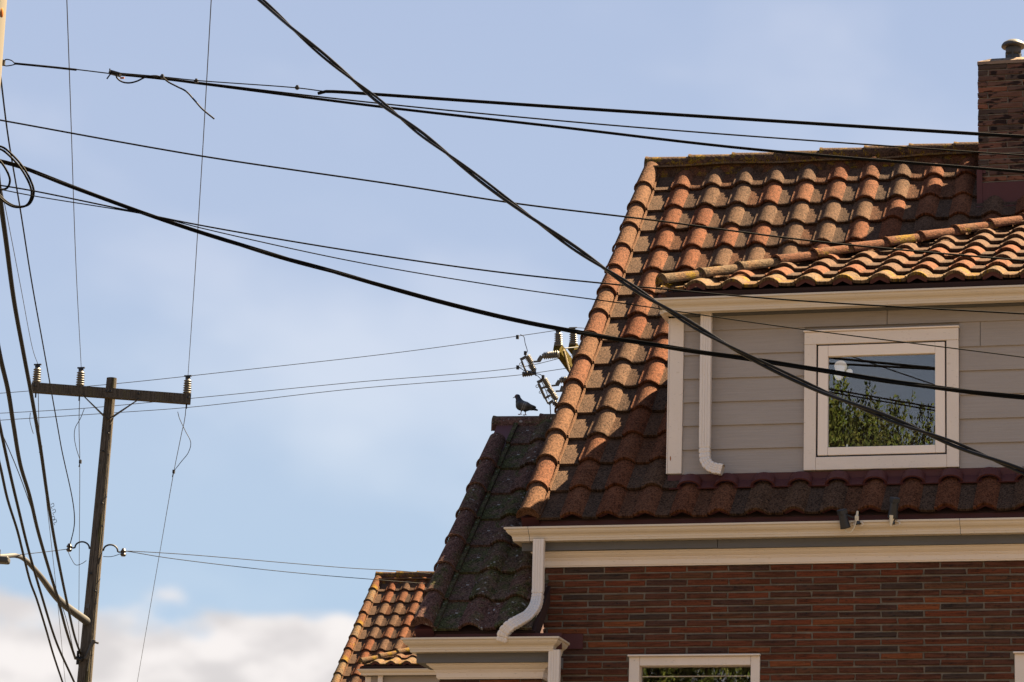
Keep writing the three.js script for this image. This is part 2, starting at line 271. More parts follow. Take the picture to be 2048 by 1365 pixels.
// local axes: x across, y out of the roof, z down the slope with the tile's lower edge at z = 0
function tileGeometry(barrel, pan, clip) {
  const n = tileProfile.length, P = [], N = [], C = [], UV = [], idx = [], ou = rnd() * 0.2, ov = rnd(), T = 0.024, ph = rr(0, 6), wob = rr(0.001, 0.004), skew = rr(-0.004, 0.004);
  const rows = [[-TL, 0], [-TL * 0.5, LIFT * 0.5], [-0.012, LIFT * 0.97], [0, LIFT - 0.004]];
  const pt = (i, r) => {
    const [x0, h] = tileProfile[i], [z0, l] = rows[r]; let x = x0, z = z0;
    if (r >= 2) z += wob * Math.sin(x0 * 30 + ph) + skew * (x0 - 0.05) * 4;
    let y = h + l; if (clip) { const q = clip(x, z); if (x < q) { x = q; y = Math.min(y, l + 0.03); } }
    return [x, y, z];
  };
  const tone = (i, k) => { const t = tileProfile[i][0] < 0.083 && i > 0 ? barrel : pan; return t[k]; };
  const uvOf = (i, x, z) => [(tileProfile[i][0] < 0.083 ? ou + x + 0.09 : 0.5 * 1.4 + ou + x) / 1.4, (ov + z) / 1.4];
  const put = (p, nn, i) => { P.push(...p); N.push(...nn); C.push(tone(i, 0), tone(i, 1), tone(i, 2)); UV.push(...uvOf(i, p[0], p[2])); return P.length / 3 - 1; };
  const nrm = (i) => { const a = tileProfile[Math.max(0, i - 1)], b = tileProfile[Math.min(n - 1, i + 1)], dx = b[0] - a[0], dy = b[1] - a[1], l = Math.hypot(dx, dy); return [-dy / l, dx / l, 0.07]; };
  // top surface; the barrel and the pan meet in a crease
  const segs = [[0, NB + 1], [NB + 1, n - 1]];
  for (const [i0, i1] of segs) for (let i = i0; i < i1; i++) {
    const own = i0 === 0 && i >= 1 ? null : 'flat';
    for (let r = 0; r + 1 < rows.length; r++) {
      const a = pt(i, r), b = pt(i + 1, r), c = pt(i + 1, r + 1), d = pt(i, r + 1), toneI = i0 === 0 ? Math.min(i + 1, NB) : Math.max(i + 1, NB + 2);
      let na = nrm(i), nb = nrm(i + 1);
      if (own) { const dx = tileProfile[i + 1][0] - tileProfile[i][0], dy = tileProfile[i + 1][1] - tileProfile[i][1], l = Math.hypot(dx, dy); na = nb = [-dy / l, dx / l, 0.07]; }
      if (i + 1 === NB + 1) { const dx = tileProfile[NB + 1][0] - tileProfile[NB][0], dy = tileProfile[NB + 1][1] - tileProfile[NB][1], l = Math.hypot(dx, dy); nb = [-dy / l, dx / l, 0.07]; }
      if (r === 2) { na = [na[0], na[1], 0.22]; nb = [nb[0], nb[1], 0.22]; }
      const A = put(a, na, toneI), B = put(b, nb, toneI), Cc = put(c, nb, toneI), D = put(d, na, toneI); idx.push(A, D, B, B, D, Cc);
    }
  }
  // lower lip, with the thickness of the tile
  for (let i = 0; i < n - 1; i++) {
    const a = pt(i, 3), b = pt(i + 1, 3), c = [b[0], b[1] - T, b[2] - 0.006], d = [a[0], a[1] - T, a[2] - 0.006], f = [0, -0.25, 0.97], t = i <= NB ? Math.min(i + 1, NB) : NB + 2;
    const A = put(a, f, t), B = put(b, f, t), Cc = put(c, f, t), D = put(d, f, t); idx.push(A, D, B, B, D, Cc);
    const e = [b[0], b[1] - T, b[2] - 0.10], g = [a[0], a[1] - T, a[2] - 0.10], u = [0, -1, 0];   // underside near the lip
    const E = put(d, u, t), F = put(c, u, t), Gg = put(e, u, t), H = put(g, u, t); idx.push(E, H, F, F, H, Gg);
  }
  // left edge of the barrel, lapping over the next pan
  { const a = pt(0, 0), b = pt(0, 3), c = [b[0], b[1] - 0.012, b[2]], d = [a[0], a[1] - 0.012, a[2]], f = [-1, 0, 0]; const A = put(a, f, 1), B = put(b, f, 1), Cc = put(c, f, 1), D = put(d, f, 1); idx.push(A, D, B, B, D, Cc); }
  const g = new THREE.BufferGeometry();
  g.setAttribute('position', new THREE.Float32BufferAttribute(P, 3)); g.setAttribute('normal', new THREE.Float32BufferAttribute(N, 3)); g.setAttribute('color', new THREE.Float32BufferAttribute(C, 3)); g.setAttribute('uv', new THREE.Float32BufferAttribute(UV, 2)); g.setIndex(idx);
  return g;
}
const tileGeos = []; for (let k = 0; k < 26; k++) tileGeos.push(tileGeometry(pick(barrelTones), pick(panTones)));
function roofFrame(name, parent, x, y, z, pitch, label) { const o = part(name, parent, label); o.position.set(x, y, z); o.rotation.x = rad(pitch); return o; }
function capGeometry(r0, r1, L, legs = 0, closedEnd = false) {   // half-round cap, lower end at z = 0, running to z = -L; r1 at the lower end
  const a0 = -0.35, n = 14, prof = []; const P = [], N = [], UV = [], idx = [], ov = rnd();
  for (let i = 0; i <= n; i++) { const a = Math.PI + 0.12 - (Math.PI + 0.24) * i / n; prof.push([Math.cos(a), Math.sin(a)]); }
  const ring = (r, z, leg) => { const o = prof.map(([c, s]) => [c * r, s * r, z]); if (leg) { o.unshift([-r, -leg, z]); o.push([r, -leg, z]); } return o; };
  const bump = 0.006, rings = [ring(r0, -L, legs), ring(lerp(r0, r1, 0.9), -0.03, legs), ring(r1 + bump * 0.7, -0.012, legs), ring(r1 + bump, 0, legs)];
  const m = rings[0].length;
  for (let k = 0; k < 3; k++) for (let i = 0; i + 1 < m; i++) {
    const q = [rings[k][i], rings[k][i + 1], rings[k + 1][i + 1], rings[k + 1][i]], s = P.length / 3;
    q.forEach((p, t) => { const l = Math.hypot(p[0], p[1]); P.push(...p); N.push(p[0] / l, p[1] / l, 0.05); UV.push((0.02 + (i + (t === 1 || t === 2 ? 1 : 0)) * 0.017 + 0.05) / 1.4, (ov + p[2]) / 1.4); });
    idx.push(s, s + 3, s + 1, s + 1, s + 3, s + 2);
  }
  const lip = rings[3], inn = ring(r1 - 0.012, -0.002, legs);
  for (let i = 0; i + 1 < m; i++) { const q = [lip[i], lip[i + 1], inn[i + 1], inn[i]], s = P.length / 3; q.forEach((p) => { P.push(...p); N.push(0, 0, 1); UV.push(p[0] / 1.4, p[1] / 1.4); }); idx.push(s, s + 3, s + 1, s + 1, s + 3, s + 2); }
  if (closedEnd) { const s0 = P.length / 3; P.push(0, 0.02, -0.006); N.push(0, 0, 1); UV.push(0, 0); inn.forEach((p) => { P.push(p[0], p[1], -0.006); N.push(0, 0, 1); UV.push(p[0], p[1]); }); for (let i = 0; i + 1 < m; i++) idx.push(s0, s0 + 2 + i, s0 + 1 + i); }
  const g = new THREE.BufferGeometry(); g.setAttribute('position', new THREE.Float32BufferAttribute(P, 3)); g.setAttribute('normal', new THREE.Float32BufferAttribute(N, 3)); g.setAttribute('uv', new THREE.Float32BufferAttribute(UV, 2)); g.setIndex(idx); return g;
}
const rakeGeos = [0, 1, 2].map(() => capGeometry(0.068, 0.078, 0.41)), rakeEnd = capGeometry(0.068, 0.08, 0.41, 0, true);
const ridgeGeos = [0, 1, 2].map(() => capGeometry(0.082, 0.09, 0.43, 0.07));
const hipGeos = [0, 1, 2].map(() => capGeometry(0.062, 0.074, 0.40)), hipEnd = capGeometry(0.062, 0.076, 0.40, 0, true);

const closureGeo = capGeometry(0.070, 0.066, 0.05, 0.03, true); closureGeo.scale(1, 0.55, 1); closureGeo.translate(0, 0.018, -0.010);
// one house type, built twice: the near house in full and its twin further up the hill
const PITCH = 44.25, DP = 23.5, SN = Math.sin(rad(PITCH)), CS = Math.cos(rad(PITCH));
function mainRoof(house, o) {
  const roof = roofFrame('main_roof', house, 0, 5.92, 0.15, PITCH);
  mesh('roof_deck', bx(-0.03, o.xEnd, -0.13, -0.02, -5.62, -0.02), M.deck, roof);
  const back = mesh('roof_deck', bx(-0.03, o.xEnd, -0.13, -0.02, -5.62, -0.02), M.deck, roof);
  back.position.set(0, 0, 0);
  { // the slope on the far side of the ridge
    const q = new THREE.Matrix4().makeRotationX(rad(-PITCH)), c = new THREE.Matrix4().makeTranslation(0, -5.92, -0.15);
    const toLocal = q.multiply(c), mir = new THREE.Matrix4().makeTranslation(0, 5.92, -7.87).multiply(new THREE.Matrix4().makeRotationX(rad(-PITCH)));
    const g = bx(-0.03, o.xEnd, -0.13, -0.02, 0.02, 5.62); g.applyMatrix4(toLocal.multiply(mir)); back.geometry = g;
  }
  for (let r = 0; r < 16; r++) for (let k = 0; k < o.cols; k++) {
    const s = -0.02 + EXP * r, x = 0.2326 + TW * k + rr(-0.003, 0.003);
    if (s > 5.2) continue;
    if (r > 0 && x > 0.95 && s + 0.34 < 2.4 + (x - 0.95) * 0.63) continue;          // under the dormer
    if (o.skip && o.skip(x, s)) continue;
    const t = mesh('roof_tile', pick(tileGeos), M.tile, roof, x, rr(-0.001, 0.003), -s + rr(-0.006, 0.006)); t.rotation.y = rr(-0.013, 0.013); t.rotation.z = rr(-0.012, 0.012);
  }
  // pan strip between the rake caps and the first barrel
  for (let r = 0; r < 16; r++) { const s = -0.02 + EXP * r; if (s > 5.2) continue; const g = bx(-0.03, 0.1525, 0.010, 0.030, -TL + 0.02, 0, 1 / 1.4); const t = mesh('rake_pan', g, M.panTone, roof, 0, -0.002, -s); t.rotation.x = -0.072; const e = mesh('rake_flange', bx(-0.006, 0.006, 0.03, 0.052, -0.35, -0.005, 1 / 1.4), M.capTan, roof, 0, 0, -s); e.rotation.x = -0.06; }
  for (let r = 0; r < 16; r++) { const s = -0.03 + EXP * r; if (s > 5.3) continue; const m = pick([M.capTan, M.capRed, M.capTan]); const t = mesh('rake_cap', r === 0 ? rakeEnd : pick(rakeGeos), o.rakeMat ? pick(o.rakeMat) : m, roof, -0.085, 0.052, -s + 0.01); t.rotation.x = -0.03; t.rotation.y = rr(-0.01, 0.01); t.position.y += rr(-0.003, 0.003); }
  mesh('rake_board', bx(-0.15, -0.02, -0.10, 0.02, -5.55, 0.0), M.flash, roof);
  // ridge: caps, lit ledge and upright closure
  const ridge = part('ridge', house);
  mesh('ridge_board', bx(-0.08, o.xEnd, 9.58, 9.735, -3.86, -3.668, 1), M.ridge, ridge);
  mesh('ridge_ledge', (() => { const g = new THREE.BoxGeometry(o.xEnd + 0.06, 0.016, 0.06, 60, 1, 1), p = g.attributes.position; for (let i = 0; i < p.count; i++) { const x = p.getX(i); p.setY(i, p.getY(i) + 0.010 * Math.sin(x * 2.1 + 1) + 0.005 * Math.sin(x * 7.3)); } g.translate(o.xEnd / 2 - 0.02, 9.738, -3.665); return uvMetres(g); })(), M.tileTan, ridge);
  for (let k = 0; k < o.ridgeCaps; k++) { const t = mesh('ridge_cap', pick(ridgeGeos), M.ridge, ridge, -0.16 + 0.385 * k, 9.815 + rr(-0.004, 0.004), -3.865); t.rotation.order = 'ZYX'; t.rotation.y = -Math.PI / 2; t.rotation.z = -0.02; }
  for (let k = 0; k < o.cols; k++) mesh('eave_closure', closureGeo, M.flash, roof, 0.2326 + TW * k, 0.0, 0.0);
  // dark red drip edge behind the gutter
  mesh('drip_edge', bx(-0.09, o.xEnd, 5.77, 5.915, 0.08, 0.115), M.flash, part('eave_trim', house));
  return roof;
}
M.panTone = std(col(0.088, 0.053, 0.035), { map: gritMap, bumpMap: rep(gritBump, 1.6), bumpScale: 0.0024, roughness: 0.95 });
function dormerRoof(house, o) {
  const z0 = 0.02, y0 = 7.636, hx = 0.835;                     // eave line; the hip leaves the corner at 45 degrees in plan
  const roof = roofFrame('dormer_roof', house, 0, y0, z0, DP);
  const cs = Math.cos(rad(DP)), tn = Math.tan(rad(DP)), L = 3.3;
  { // deck: a front slope cut along the hip
    const s = new THREE.Shape([new THREE.Vector2(hx, 0.0), new THREE.Vector2(o.xEnd, 0.0), new THREE.Vector2(o.xEnd, L), new THREE.Vector2(hx + L * cs, L)]);
    const g = new THREE.ExtrudeGeometry(s, { depth: 0.08, bevelEnabled: false }); g.rotateX(-Math.PI / 2); g.translate(0, -0.09, -0.02); mesh('roof_deck', g, M.deck, roof);
  }
  const rows = o.rows;
  for (let r = 0; r < rows; r++) for (let k = -1; k < o.cols; k++) {
    const s = EXP * r, x = 1.094 + TW * k + rr(-0.003, 0.003), hipAt = hx + (s) * cs;
    if (x + 0.19 < hipAt) continue;
    if (x - 0.09 > o.xEnd - 0.05) continue;
    const crossing = x - 0.09 < hipAt + TL * cs;
    const edge = r === 0, mat = edge ? M.tileTan : M.tile;
    let geo = pick(tileGeos);
    if (crossing) geo = tileGeometry(pick(barrelTones.slice(3)), pick(panTones), (lx, lz) => hx + (s - lz) * cs - x);
    const t = mesh('roof_tile', geo, mat, roof, x, 0.002, -s); t.rotation.y = rr(-0.006, 0.006);
  }
  for (let k = 0; k < o.cols; k++) mesh('eave_closure', closureGeo, M.flash, roof, 1.094 + TW * k, 0.0, 0.0);
  // hip caps
  const hip = part('hip', house), dir = V(1, tn, -1).normalize(), caps = o.hipCaps, q = new THREE.Matrix4();
  const side = new THREE.Vector3().crossVectors(V(0, 1, 0), dir.clone().negate()).normalize(), up = new THREE.Vector3().crossVectors(dir.clone().negate(), side).normalize();
  q.makeBasis(side, up, dir.clone().negate());
  for (let k = 0; k < caps; k++) {
    const p = V(hx + 0.005, y0 + 0.055, z0 + 0.01).addScaledVector(dir, 0.357 * k), t = mesh('hip_cap', k === 0 ? hipEnd : pick(hipGeos), k < 3 ? M.tileTan : pick([M.tileRed, M.capRed, M.tileRed]), hip, p.x, p.y + rr(-0.003, 0.003), p.z);
    t.setRotationFromMatrix(q); t.rotateX(-0.02); t.rotateY(rr(-0.012, 0.012));
  }
  // the side slope beyond the hip
  { const a = V(hx, y0 - 0.02, z0), b = V(hx, y0 - 0.02, -1.9), c = V(hx + 3.0, y0 - 0.02 + 3.0 * tn, z0 - 3.0), down = V(0, -0.06, 0), P = []; const tri = (p, q2, r) => P.push(p.x, p.y, p.z, q2.x, q2.y, q2.z, r.x, r.y, r.z);
    const A = a.clone().add(down), B = b.clone().add(down), C = c.clone().add(down); tri(a, c, b); tri(A, B, C); tri(a, A, C); tri(a, C, c); tri(a, b, B); tri(a, B, A); tri(b, c, C); tri(b, C, B);
    const g = new THREE.BufferGeometry(); g.setAttribute('position', new THREE.Float32BufferAttribute(P, 3)); g.computeVertexNormals(); uvMetres(g); mesh('side_slope', g, M.capRed, hip); }
  mesh('drip_edge', bx(0.80, o.xEnd, 7.535, 7.632, -0.075, -0.04), M.flash, hip);
}
const gutterProfile = [[0, 0.095], [0, 0], [0.068, 0], [0.070, 0.014], [0.073, 0.018], [0.074, 0.030], [0.082, 0.041], [0.098, 0.051], [0.109, 0.064], [0.114, 0.078], [0.122, 0.080], [0.126, 0.083], [0.126, 0.096], [0.118, 0.096], [0.117, 0.086], [0.106, 0.080], [0.102, 0.068], [0.092, 0.057], [0.074, 0.046], [0.066, 0.034], [0.062, 0.006], [0.006, 0.006], [0.006, 0.095]];
function gutter(name, parent, x0, x1, y, zb, back, right) {   // K-style gutter with mitred returns
  const st = [(u, v) => V(x0 - u, y + v, back), (u, v) => V(x0 - u, y + v, zb + u)];
  if (right) st.push((u, v) => V(x1 + u, y + v, zb + u), (u, v) => V(x1 + u, y + v, right)); else st.push((u, v) => V(x1, y + v, zb + u));
  const p = part(name, parent); mesh('trough', loft(gutterProfile, st), M.gutter, p); return p;
}
const crownProfile = [[0, 0], [0.013, 0], [0.014, 0.009], [0.020, 0.010], [0.021, 0.046], [0.027, 0.049], [0.027, 0.054], [0.033, 0.057], [0.033, 0.064], [0.042, 0.068], [0.060, 0.080], [0.071, 0.093], [0.080, 0.095], [0.082, 0.104], [0, 0.104]];
function crown(parent, x0, x1, y, z, back, right) {
  const st = [(u, v) => V(x0 - u, y + v, back), (u, v) => V(x0 - u, y + v, z + u)];
  if (right !== undefined) st.push((u, v) => V(x1 + u, y + v, z + u), (u, v) => V(x1 + u, y + v, right)); else st.push((u, v) => V(x1, y + v, z + u));
  return mesh('crown_moulding', loft(crownProfile, st), M.trim, parent);
}
function downspout(parent, ctrl, w, d, ribbed, straight) {   // rectangular leader: a straight length and crimped elbows
  const o = part('downspout', parent);
  const sweep = (pts, n, ribs) => {
    const c = new THREE.CatmullRomCurve3(pts, false, 'centripetal'), rings = [], prof = []; const w2 = w / 2, d2 = d / 2, q = 0.009;
    prof.push([-w2 + q, d2], [-w2 * 0.5, d2], [-w2 * 0.44, d2 - 0.003], [-w2 * 0.36, d2], [-w2 * 0.05, d2], [0.0, d2 - 0.003], [w2 * 0.1, d2], [w2 * 0.4, d2], [w2 * 0.46, d2 - 0.003], [w2 * 0.54, d2], [w2 - q, d2], [w2 - q * 0.3, d2 - q * 0.3], [w2, d2 - q], [w2, -d2 + q], [w2 - q, -d2], [-w2 + q, -d2], [-w2, -d2 + q], [-w2, d2 - q], [-w2 + q * 0.3, d2 - q * 0.3]);
    for (let i = 0; i <= n; i++) {
      const t = i / n, p = c.getPointAt(t), tg = c.getTangentAt(t), nx = new THREE.Vector3().crossVectors(tg, V(0, 0, 1)).normalize().negate(), b = new THREE.Vector3().crossVectors(nx, tg).normalize();
      if (nx.x < 0 && Math.abs(nx.x) > 0.2) nx.negate(); if (b.z < 0) b.negate();
      const s = ribs ? (i % 4 === 0 ? 0.87 : 1.0) : 1;
      rings.push((u, v) => p.clone().addScaledVector(nx, u * s).addScaledVector(b, v * s));
    }
    return loft(prof, rings, true, false);
  };
  for (const run of ctrl) mesh(run.ribs ? 'elbow' : 'leader', sweep(run.pts, run.n, run.ribs), M.spout, o);
  return o;
}

// ================================================================ the near house
const house = thing('brick_house', 'brown brick house with red barrel-tile roof, chimney and grey-sided dormer', 'house');
const XE = 6.0;
mainRoof(house, { xEnd: XE, cols: 15, ridgeCaps: 12 });
dormerRoof(house, { xEnd: XE, rows: 9, cols: 13, hipCaps: 11 });

// ---- front brick wall
const WIN = [{ x0: 0.645, x1: 1.600, y1: 4.938, y0: 3.55 }, { x0: 3.403, x1: 4.40, y1: 4.938, y0: 3.55 }];
function wallWithHoles(x0, x1, y0, y1, z0, z1, holes) {
  const s = new THREE.Shape([new THREE.Vector2(x0, y0), new THREE.Vector2(x1, y0), new THREE.Vector2(x1, y1), new THREE.Vector2(x0, y1)]);
  for (const h of holes) s.holes.push(new THREE.Path([new THREE.Vector2(h.x0, h.y0), new THREE.Vector2(h.x0, h.y1), new THREE.Vector2(h.x1, h.y1), new THREE.Vector2(h.x1, h.y0)]));
  const g = new THREE.ExtrudeGeometry(s, { depth: z1 - z0, bevelEnabled: false }); g.translate(0, 0, z0); return uvMetres(g);
}
const brickCache = new Map();
function brickGeo(w, h, d) {
  const key = [Math.round(w * 200), Math.round(h * 2000), d].join(), list = brickCache.get(key) || []; if (!brickCache.has(key)) brickCache.set(key, list);
  if (list.length < 5) { const g = chamfer(w, h, d, 0.0035); uvMetres(g, 1.6); const p = g.attributes.position, uv = g.attributes.uv, ou = rnd(), ov = rnd();
    const j = [0, 1, 2, 3].map(() => [rr(-0.005, 0.003), rr(-0.0024, 0.0022), rr(-0.003, 0.003)]);
    for (let i = 0; i < p.count; i++) { const c = (p.getX(i) > 0 ? 1 : 0) + (p.getY(i) > 0 ? 2 : 0), f = p.getZ(i) > 0.001 ? 1 : 0.3; p.setXYZ(i, p.getX(i) + j[c][0] * f, p.getY(i) + j[c][1] * f, p.getZ(i) + j[c][2] * f); uv.setXY(i, uv.getX(i) + ou, uv.getY(i) + ov); }
    g.computeVertexNormals(); list.push(g); return g; }
  return pick(list);
}
{
  const wall = part('brick_wall', house);
  mesh('mortar', wallWithHoles(0.004, XE, 0, 5.64, -0.20, -0.008, WIN), M.mortar, wall);
  const CH = 0.0496, BL = 0.305, rest = [];
  for (let r = 0; r < 40; r++) {
    const y = 5.592 - CH * (r + 0.5), off = (r % 2 ? 0.335 : 0.455) - 2 * BL + rr(-0.008, 0.008);
    for (let k = 0; k < 18; k++) {
      let a = off + BL * k, b = a + BL - 0.0125; if (b < 0.02 || a > 5.3) continue; a = Math.max(a, 0.0);
      const spans = [[a, b]];
      for (const w of WIN) if (y < w.y1 + 0.02 && y > w.y0 - 0.06) for (let i = spans.length - 1; i >= 0; i--) { const [p, q] = spans[i]; if (q <= w.x0 || p >= w.x1) continue; spans.splice(i, 1); if (p < w.x0 - 0.03) spans.push([p, w.x0 - 0.003]); if (q > w.x1 + 0.03) spans.push([w.x1 + 0.003, q]); }
      for (const [p, q] of spans) {
        const g = brickGeo(q - p, CH - 0.0122 + rr(-0.001, 0.001), 0.016), x = (p + q) / 2, z = -0.0155 + rr(-0.0022, 0.0022);
        if (r < 20 && p < 3.75) { const m = mesh('brick', g, brickMats[pick(brickWeights)], wall, x, y, z); m.rotation.z = rr(-0.004, 0.004); }
        else { const c = g.clone(); c.translate(x, y, z); rest.push(c); }
      }
    }
  }
  const f = mesh('brick_field', mergeGeometries(rest), brickMats[2], wall); f.userData.kind = 'stuff';
  mesh('lower_wall', bx(0.004, XE, 0, 3.5, -0.0075, -0.001), M.plain, wall);
}
{ // the other walls, the floor between the storeys and the gable
  const shell = part('house_shell', house);
  const gable = new THREE.Shape([[0.0, 0], [7.72, 0], [7.72, 5.6], [3.86, 9.55], [0.20, 5.95], [0.20, 5.6], [0.0, 5.6]].map(([z, y]) => new THREE.Vector2(z, y)));
  for (const x of [0.0, XE - 0.2]) { const g = new THREE.ExtrudeGeometry(gable, { depth: 0.2, bevelEnabled: false }); g.rotateY(Math.PI / 2); g.translate(x, 0, -0.21); mesh('gable_wall', uvMetres(g), M.plain, shell); }
  mesh('rear_wall', bx(0.2, XE - 0.2, 0, 5.6, -7.9, -7.7), M.plain, shell);
  mesh('room_ceiling', bx(0.2, XE - 0.2, 5.50, 5.6, -7.7, -0.21), M.room, shell);
  mesh('room_floor', bx(0.2, XE - 0.2, 2.6, 2.8, -7.7, -0.21), M.room, shell);
  mesh('partition', bx(0.2, XE - 0.2, 2.8, 5.5, -3.2, -3.1), M.room, shell);
  mesh('attic_floor', bx(0.9, XE - 0.2, 6.06, 6.12, -3.6, -0.36), M.room, shell);
  mesh('attic_partition', bx(0.9, XE - 0.2, 6.12, 8.4, -2.3, -2.2), M.room, shell);
}
{ // eave: gutter, grey fascia, crown moulding
  gutter('gutter', house, -0.129, XE, 5.755, 0.122, -0.25);
  { const q = gutterProfile.slice(1, 13).map(([u, v]) => [0.05 + (u - 0.05) * 1.013, 0.05 + (v - 0.05) * 1.013]); for (const x of [-0.075, 3.05]) mesh('gutter_seam', loft(q, [(u, v) => V(x, 5.755 + v, 0.122 + u), (u, v) => V(x + 0.004, 5.755 + v, 0.122 + u)], false, false), M.fascia, house.children.find((c) => c.name === 'gutter')); }
  const trim = part('eave_boards', house);
  mesh('fascia_board', bx(-0.147, 1.30, 5.696, 5.772, 0.002, 0.119), M.fascia, trim);
  mesh('fascia_board', bx(1.304, XE, 5.693, 5.772, 0.002, 0.116), M.fascia, trim);
  mesh('soffit', bx(-0.147, 0.0, 5.70, 5.765, -0.4, 0.0), M.fascia, trim);
  crown(trim, -0.008, XE, 5.590, 0.0, -0.25);
}
// ---- windows
function slab(parent, name, x0, x1, y0, y1, z0, z1, mat) { const g = new RoundedBoxGeometry(x1 - x0, y1 - y0, z1 - z0, 1, Math.min(0.004, (z1 - z0) / 3)); g.translate((x0 + x1) / 2, (y0 + y1) / 2, (z0 + z1) / 2); uvMetres(g); return mesh(name, g, mat, parent); }
{
  const w = part('dormer_window', house), z = -0.15;
  // casing of flat boards
  slab(w, 'casing_board', 1.882, 1.970, 6.297, 7.234, z, z + 0.030, M.trim); slab(w, 'casing_board', 2.919, 3.007, 6.297, 7.234, z, z + 0.030, M.trim);
  slab(w, 'casing_board', 1.882, 3.007, 7.2345, 7.326, z, z + 0.032, M.trim); slab(w, 'casing_board', 1.9705, 2.9185, 6.297, 6.393, z, z + 0.028, M.trim);
  slab(w, 'head_flashing', 1.876, 3.013, 7.327, 7.339, z, z + 0.046, M.vinyl);
  mesh('gasket', wallWithHoles(1.970, 2.919, 6.393, 7.2345, z - 0.05, z - 0.004, [{ x0: 2.03, x1: 2.86, y0: 6.44, y1: 7.18 }]), M.gasket, w);
  const s = part('sash', w), f = z + 0.022;
  slab(s, 'stile', 1.982, 2.056, 6.406, 7.225, z - 0.03, f, M.vinyl); slab(s, 'stile', 2.836, 2.907, 6.406, 7.225, z - 0.03, f, M.vinyl);
  slab(s, 'rail', 2.0565, 2.8355, 6.406, 6.465, z - 0.03, f - 0.001, M.vinyl); slab(s, 'rail', 2.0565, 2.8355, 7.143, 7.225, z - 0.03, f - 0.001, M.vinyl);
  mesh('pane', bx(2.050, 2.842, 6.46, 7.15, z - 0.006, z - 0.004), M.pane, w);
  // a white paper butterfly stuck to the inside of the glass
  const lobe = (cx, cy, rx, ry, t) => { const sh = new THREE.Shape(); for (let i = 0; i < 22; i++) { const a = i / 22 * Math.PI * 2, q = 1 + 0.06 * Math.sin(3 * a + t), x = cx + rx * q * Math.cos(a) * Math.cos(t) - ry * q * Math.sin(a) * Math.sin(t), y = cy + rx * q * Math.cos(a) * Math.sin(t) + ry * q * Math.sin(a) * Math.cos(t); i ? sh.lineTo(x, y) : sh.moveTo(x, y); } return new THREE.ExtrudeGeometry(sh, { depth: 0.002, bevelEnabled: false }); };
  const g = mergeGeometries([lobe(0, 0.02, 0.045, 0.055, 0.2), lobe(0.055, -0.025, 0.035, 0.03, 0.5), lobe(-0.015, -0.045, 0.035, 0.03, -0.4)]); g.translate(2.145, 7.045, z - 0.012); mesh('paper_butterfly', g, M.sticker, w);
  const g2 = lobe(2.188, 6.475, 0.007, 0.022, -0.2); g2.translate(0, 0, z - 0.03); mesh('candle_stub', g2, M.sticker, w);
}
for (const h of WIN) {
  const w = part('wall_window', house), { x0, x1, y1, y0 } = h, z = -0.03;
  slab(w, 'frame_stile', x0, x0 + 0.076, y0, y1 - 0.010, -0.10, 0.010, M.trim); slab(w, 'frame_stile', x1 - 0.066, x1, y0, y1 - 0.010, -0.10, 0.010, M.trim);
  slab(w, 'frame_head', x0 + 0.0765, x1 - 0.0665, y1 - 0.074, y1 - 0.010, -0.10, 0.008, M.trim);
  slab(w, 'drip_cap', x0 - 0.008, x1 + 0.004, y1 - 0.0095, y1 + 0.004, -0.10, 0.035, M.trim);
  mesh('pane', bx(x0 + 0.07, x1 - 0.06, y0, y1 - 0.07, -0.062, -0.060), M.pane, w);
  slab(w, 'meeting_rail', x0 + 0.077, x1 - 0.067, y1 - 0.145, y1 - 0.138, -0.095, -0.07, M.trim);
  slab(w, 'frame_sill', x0, x1, y0 - 0.05, y0 - 0.001, -0.10, 0.04, M.trim);
}
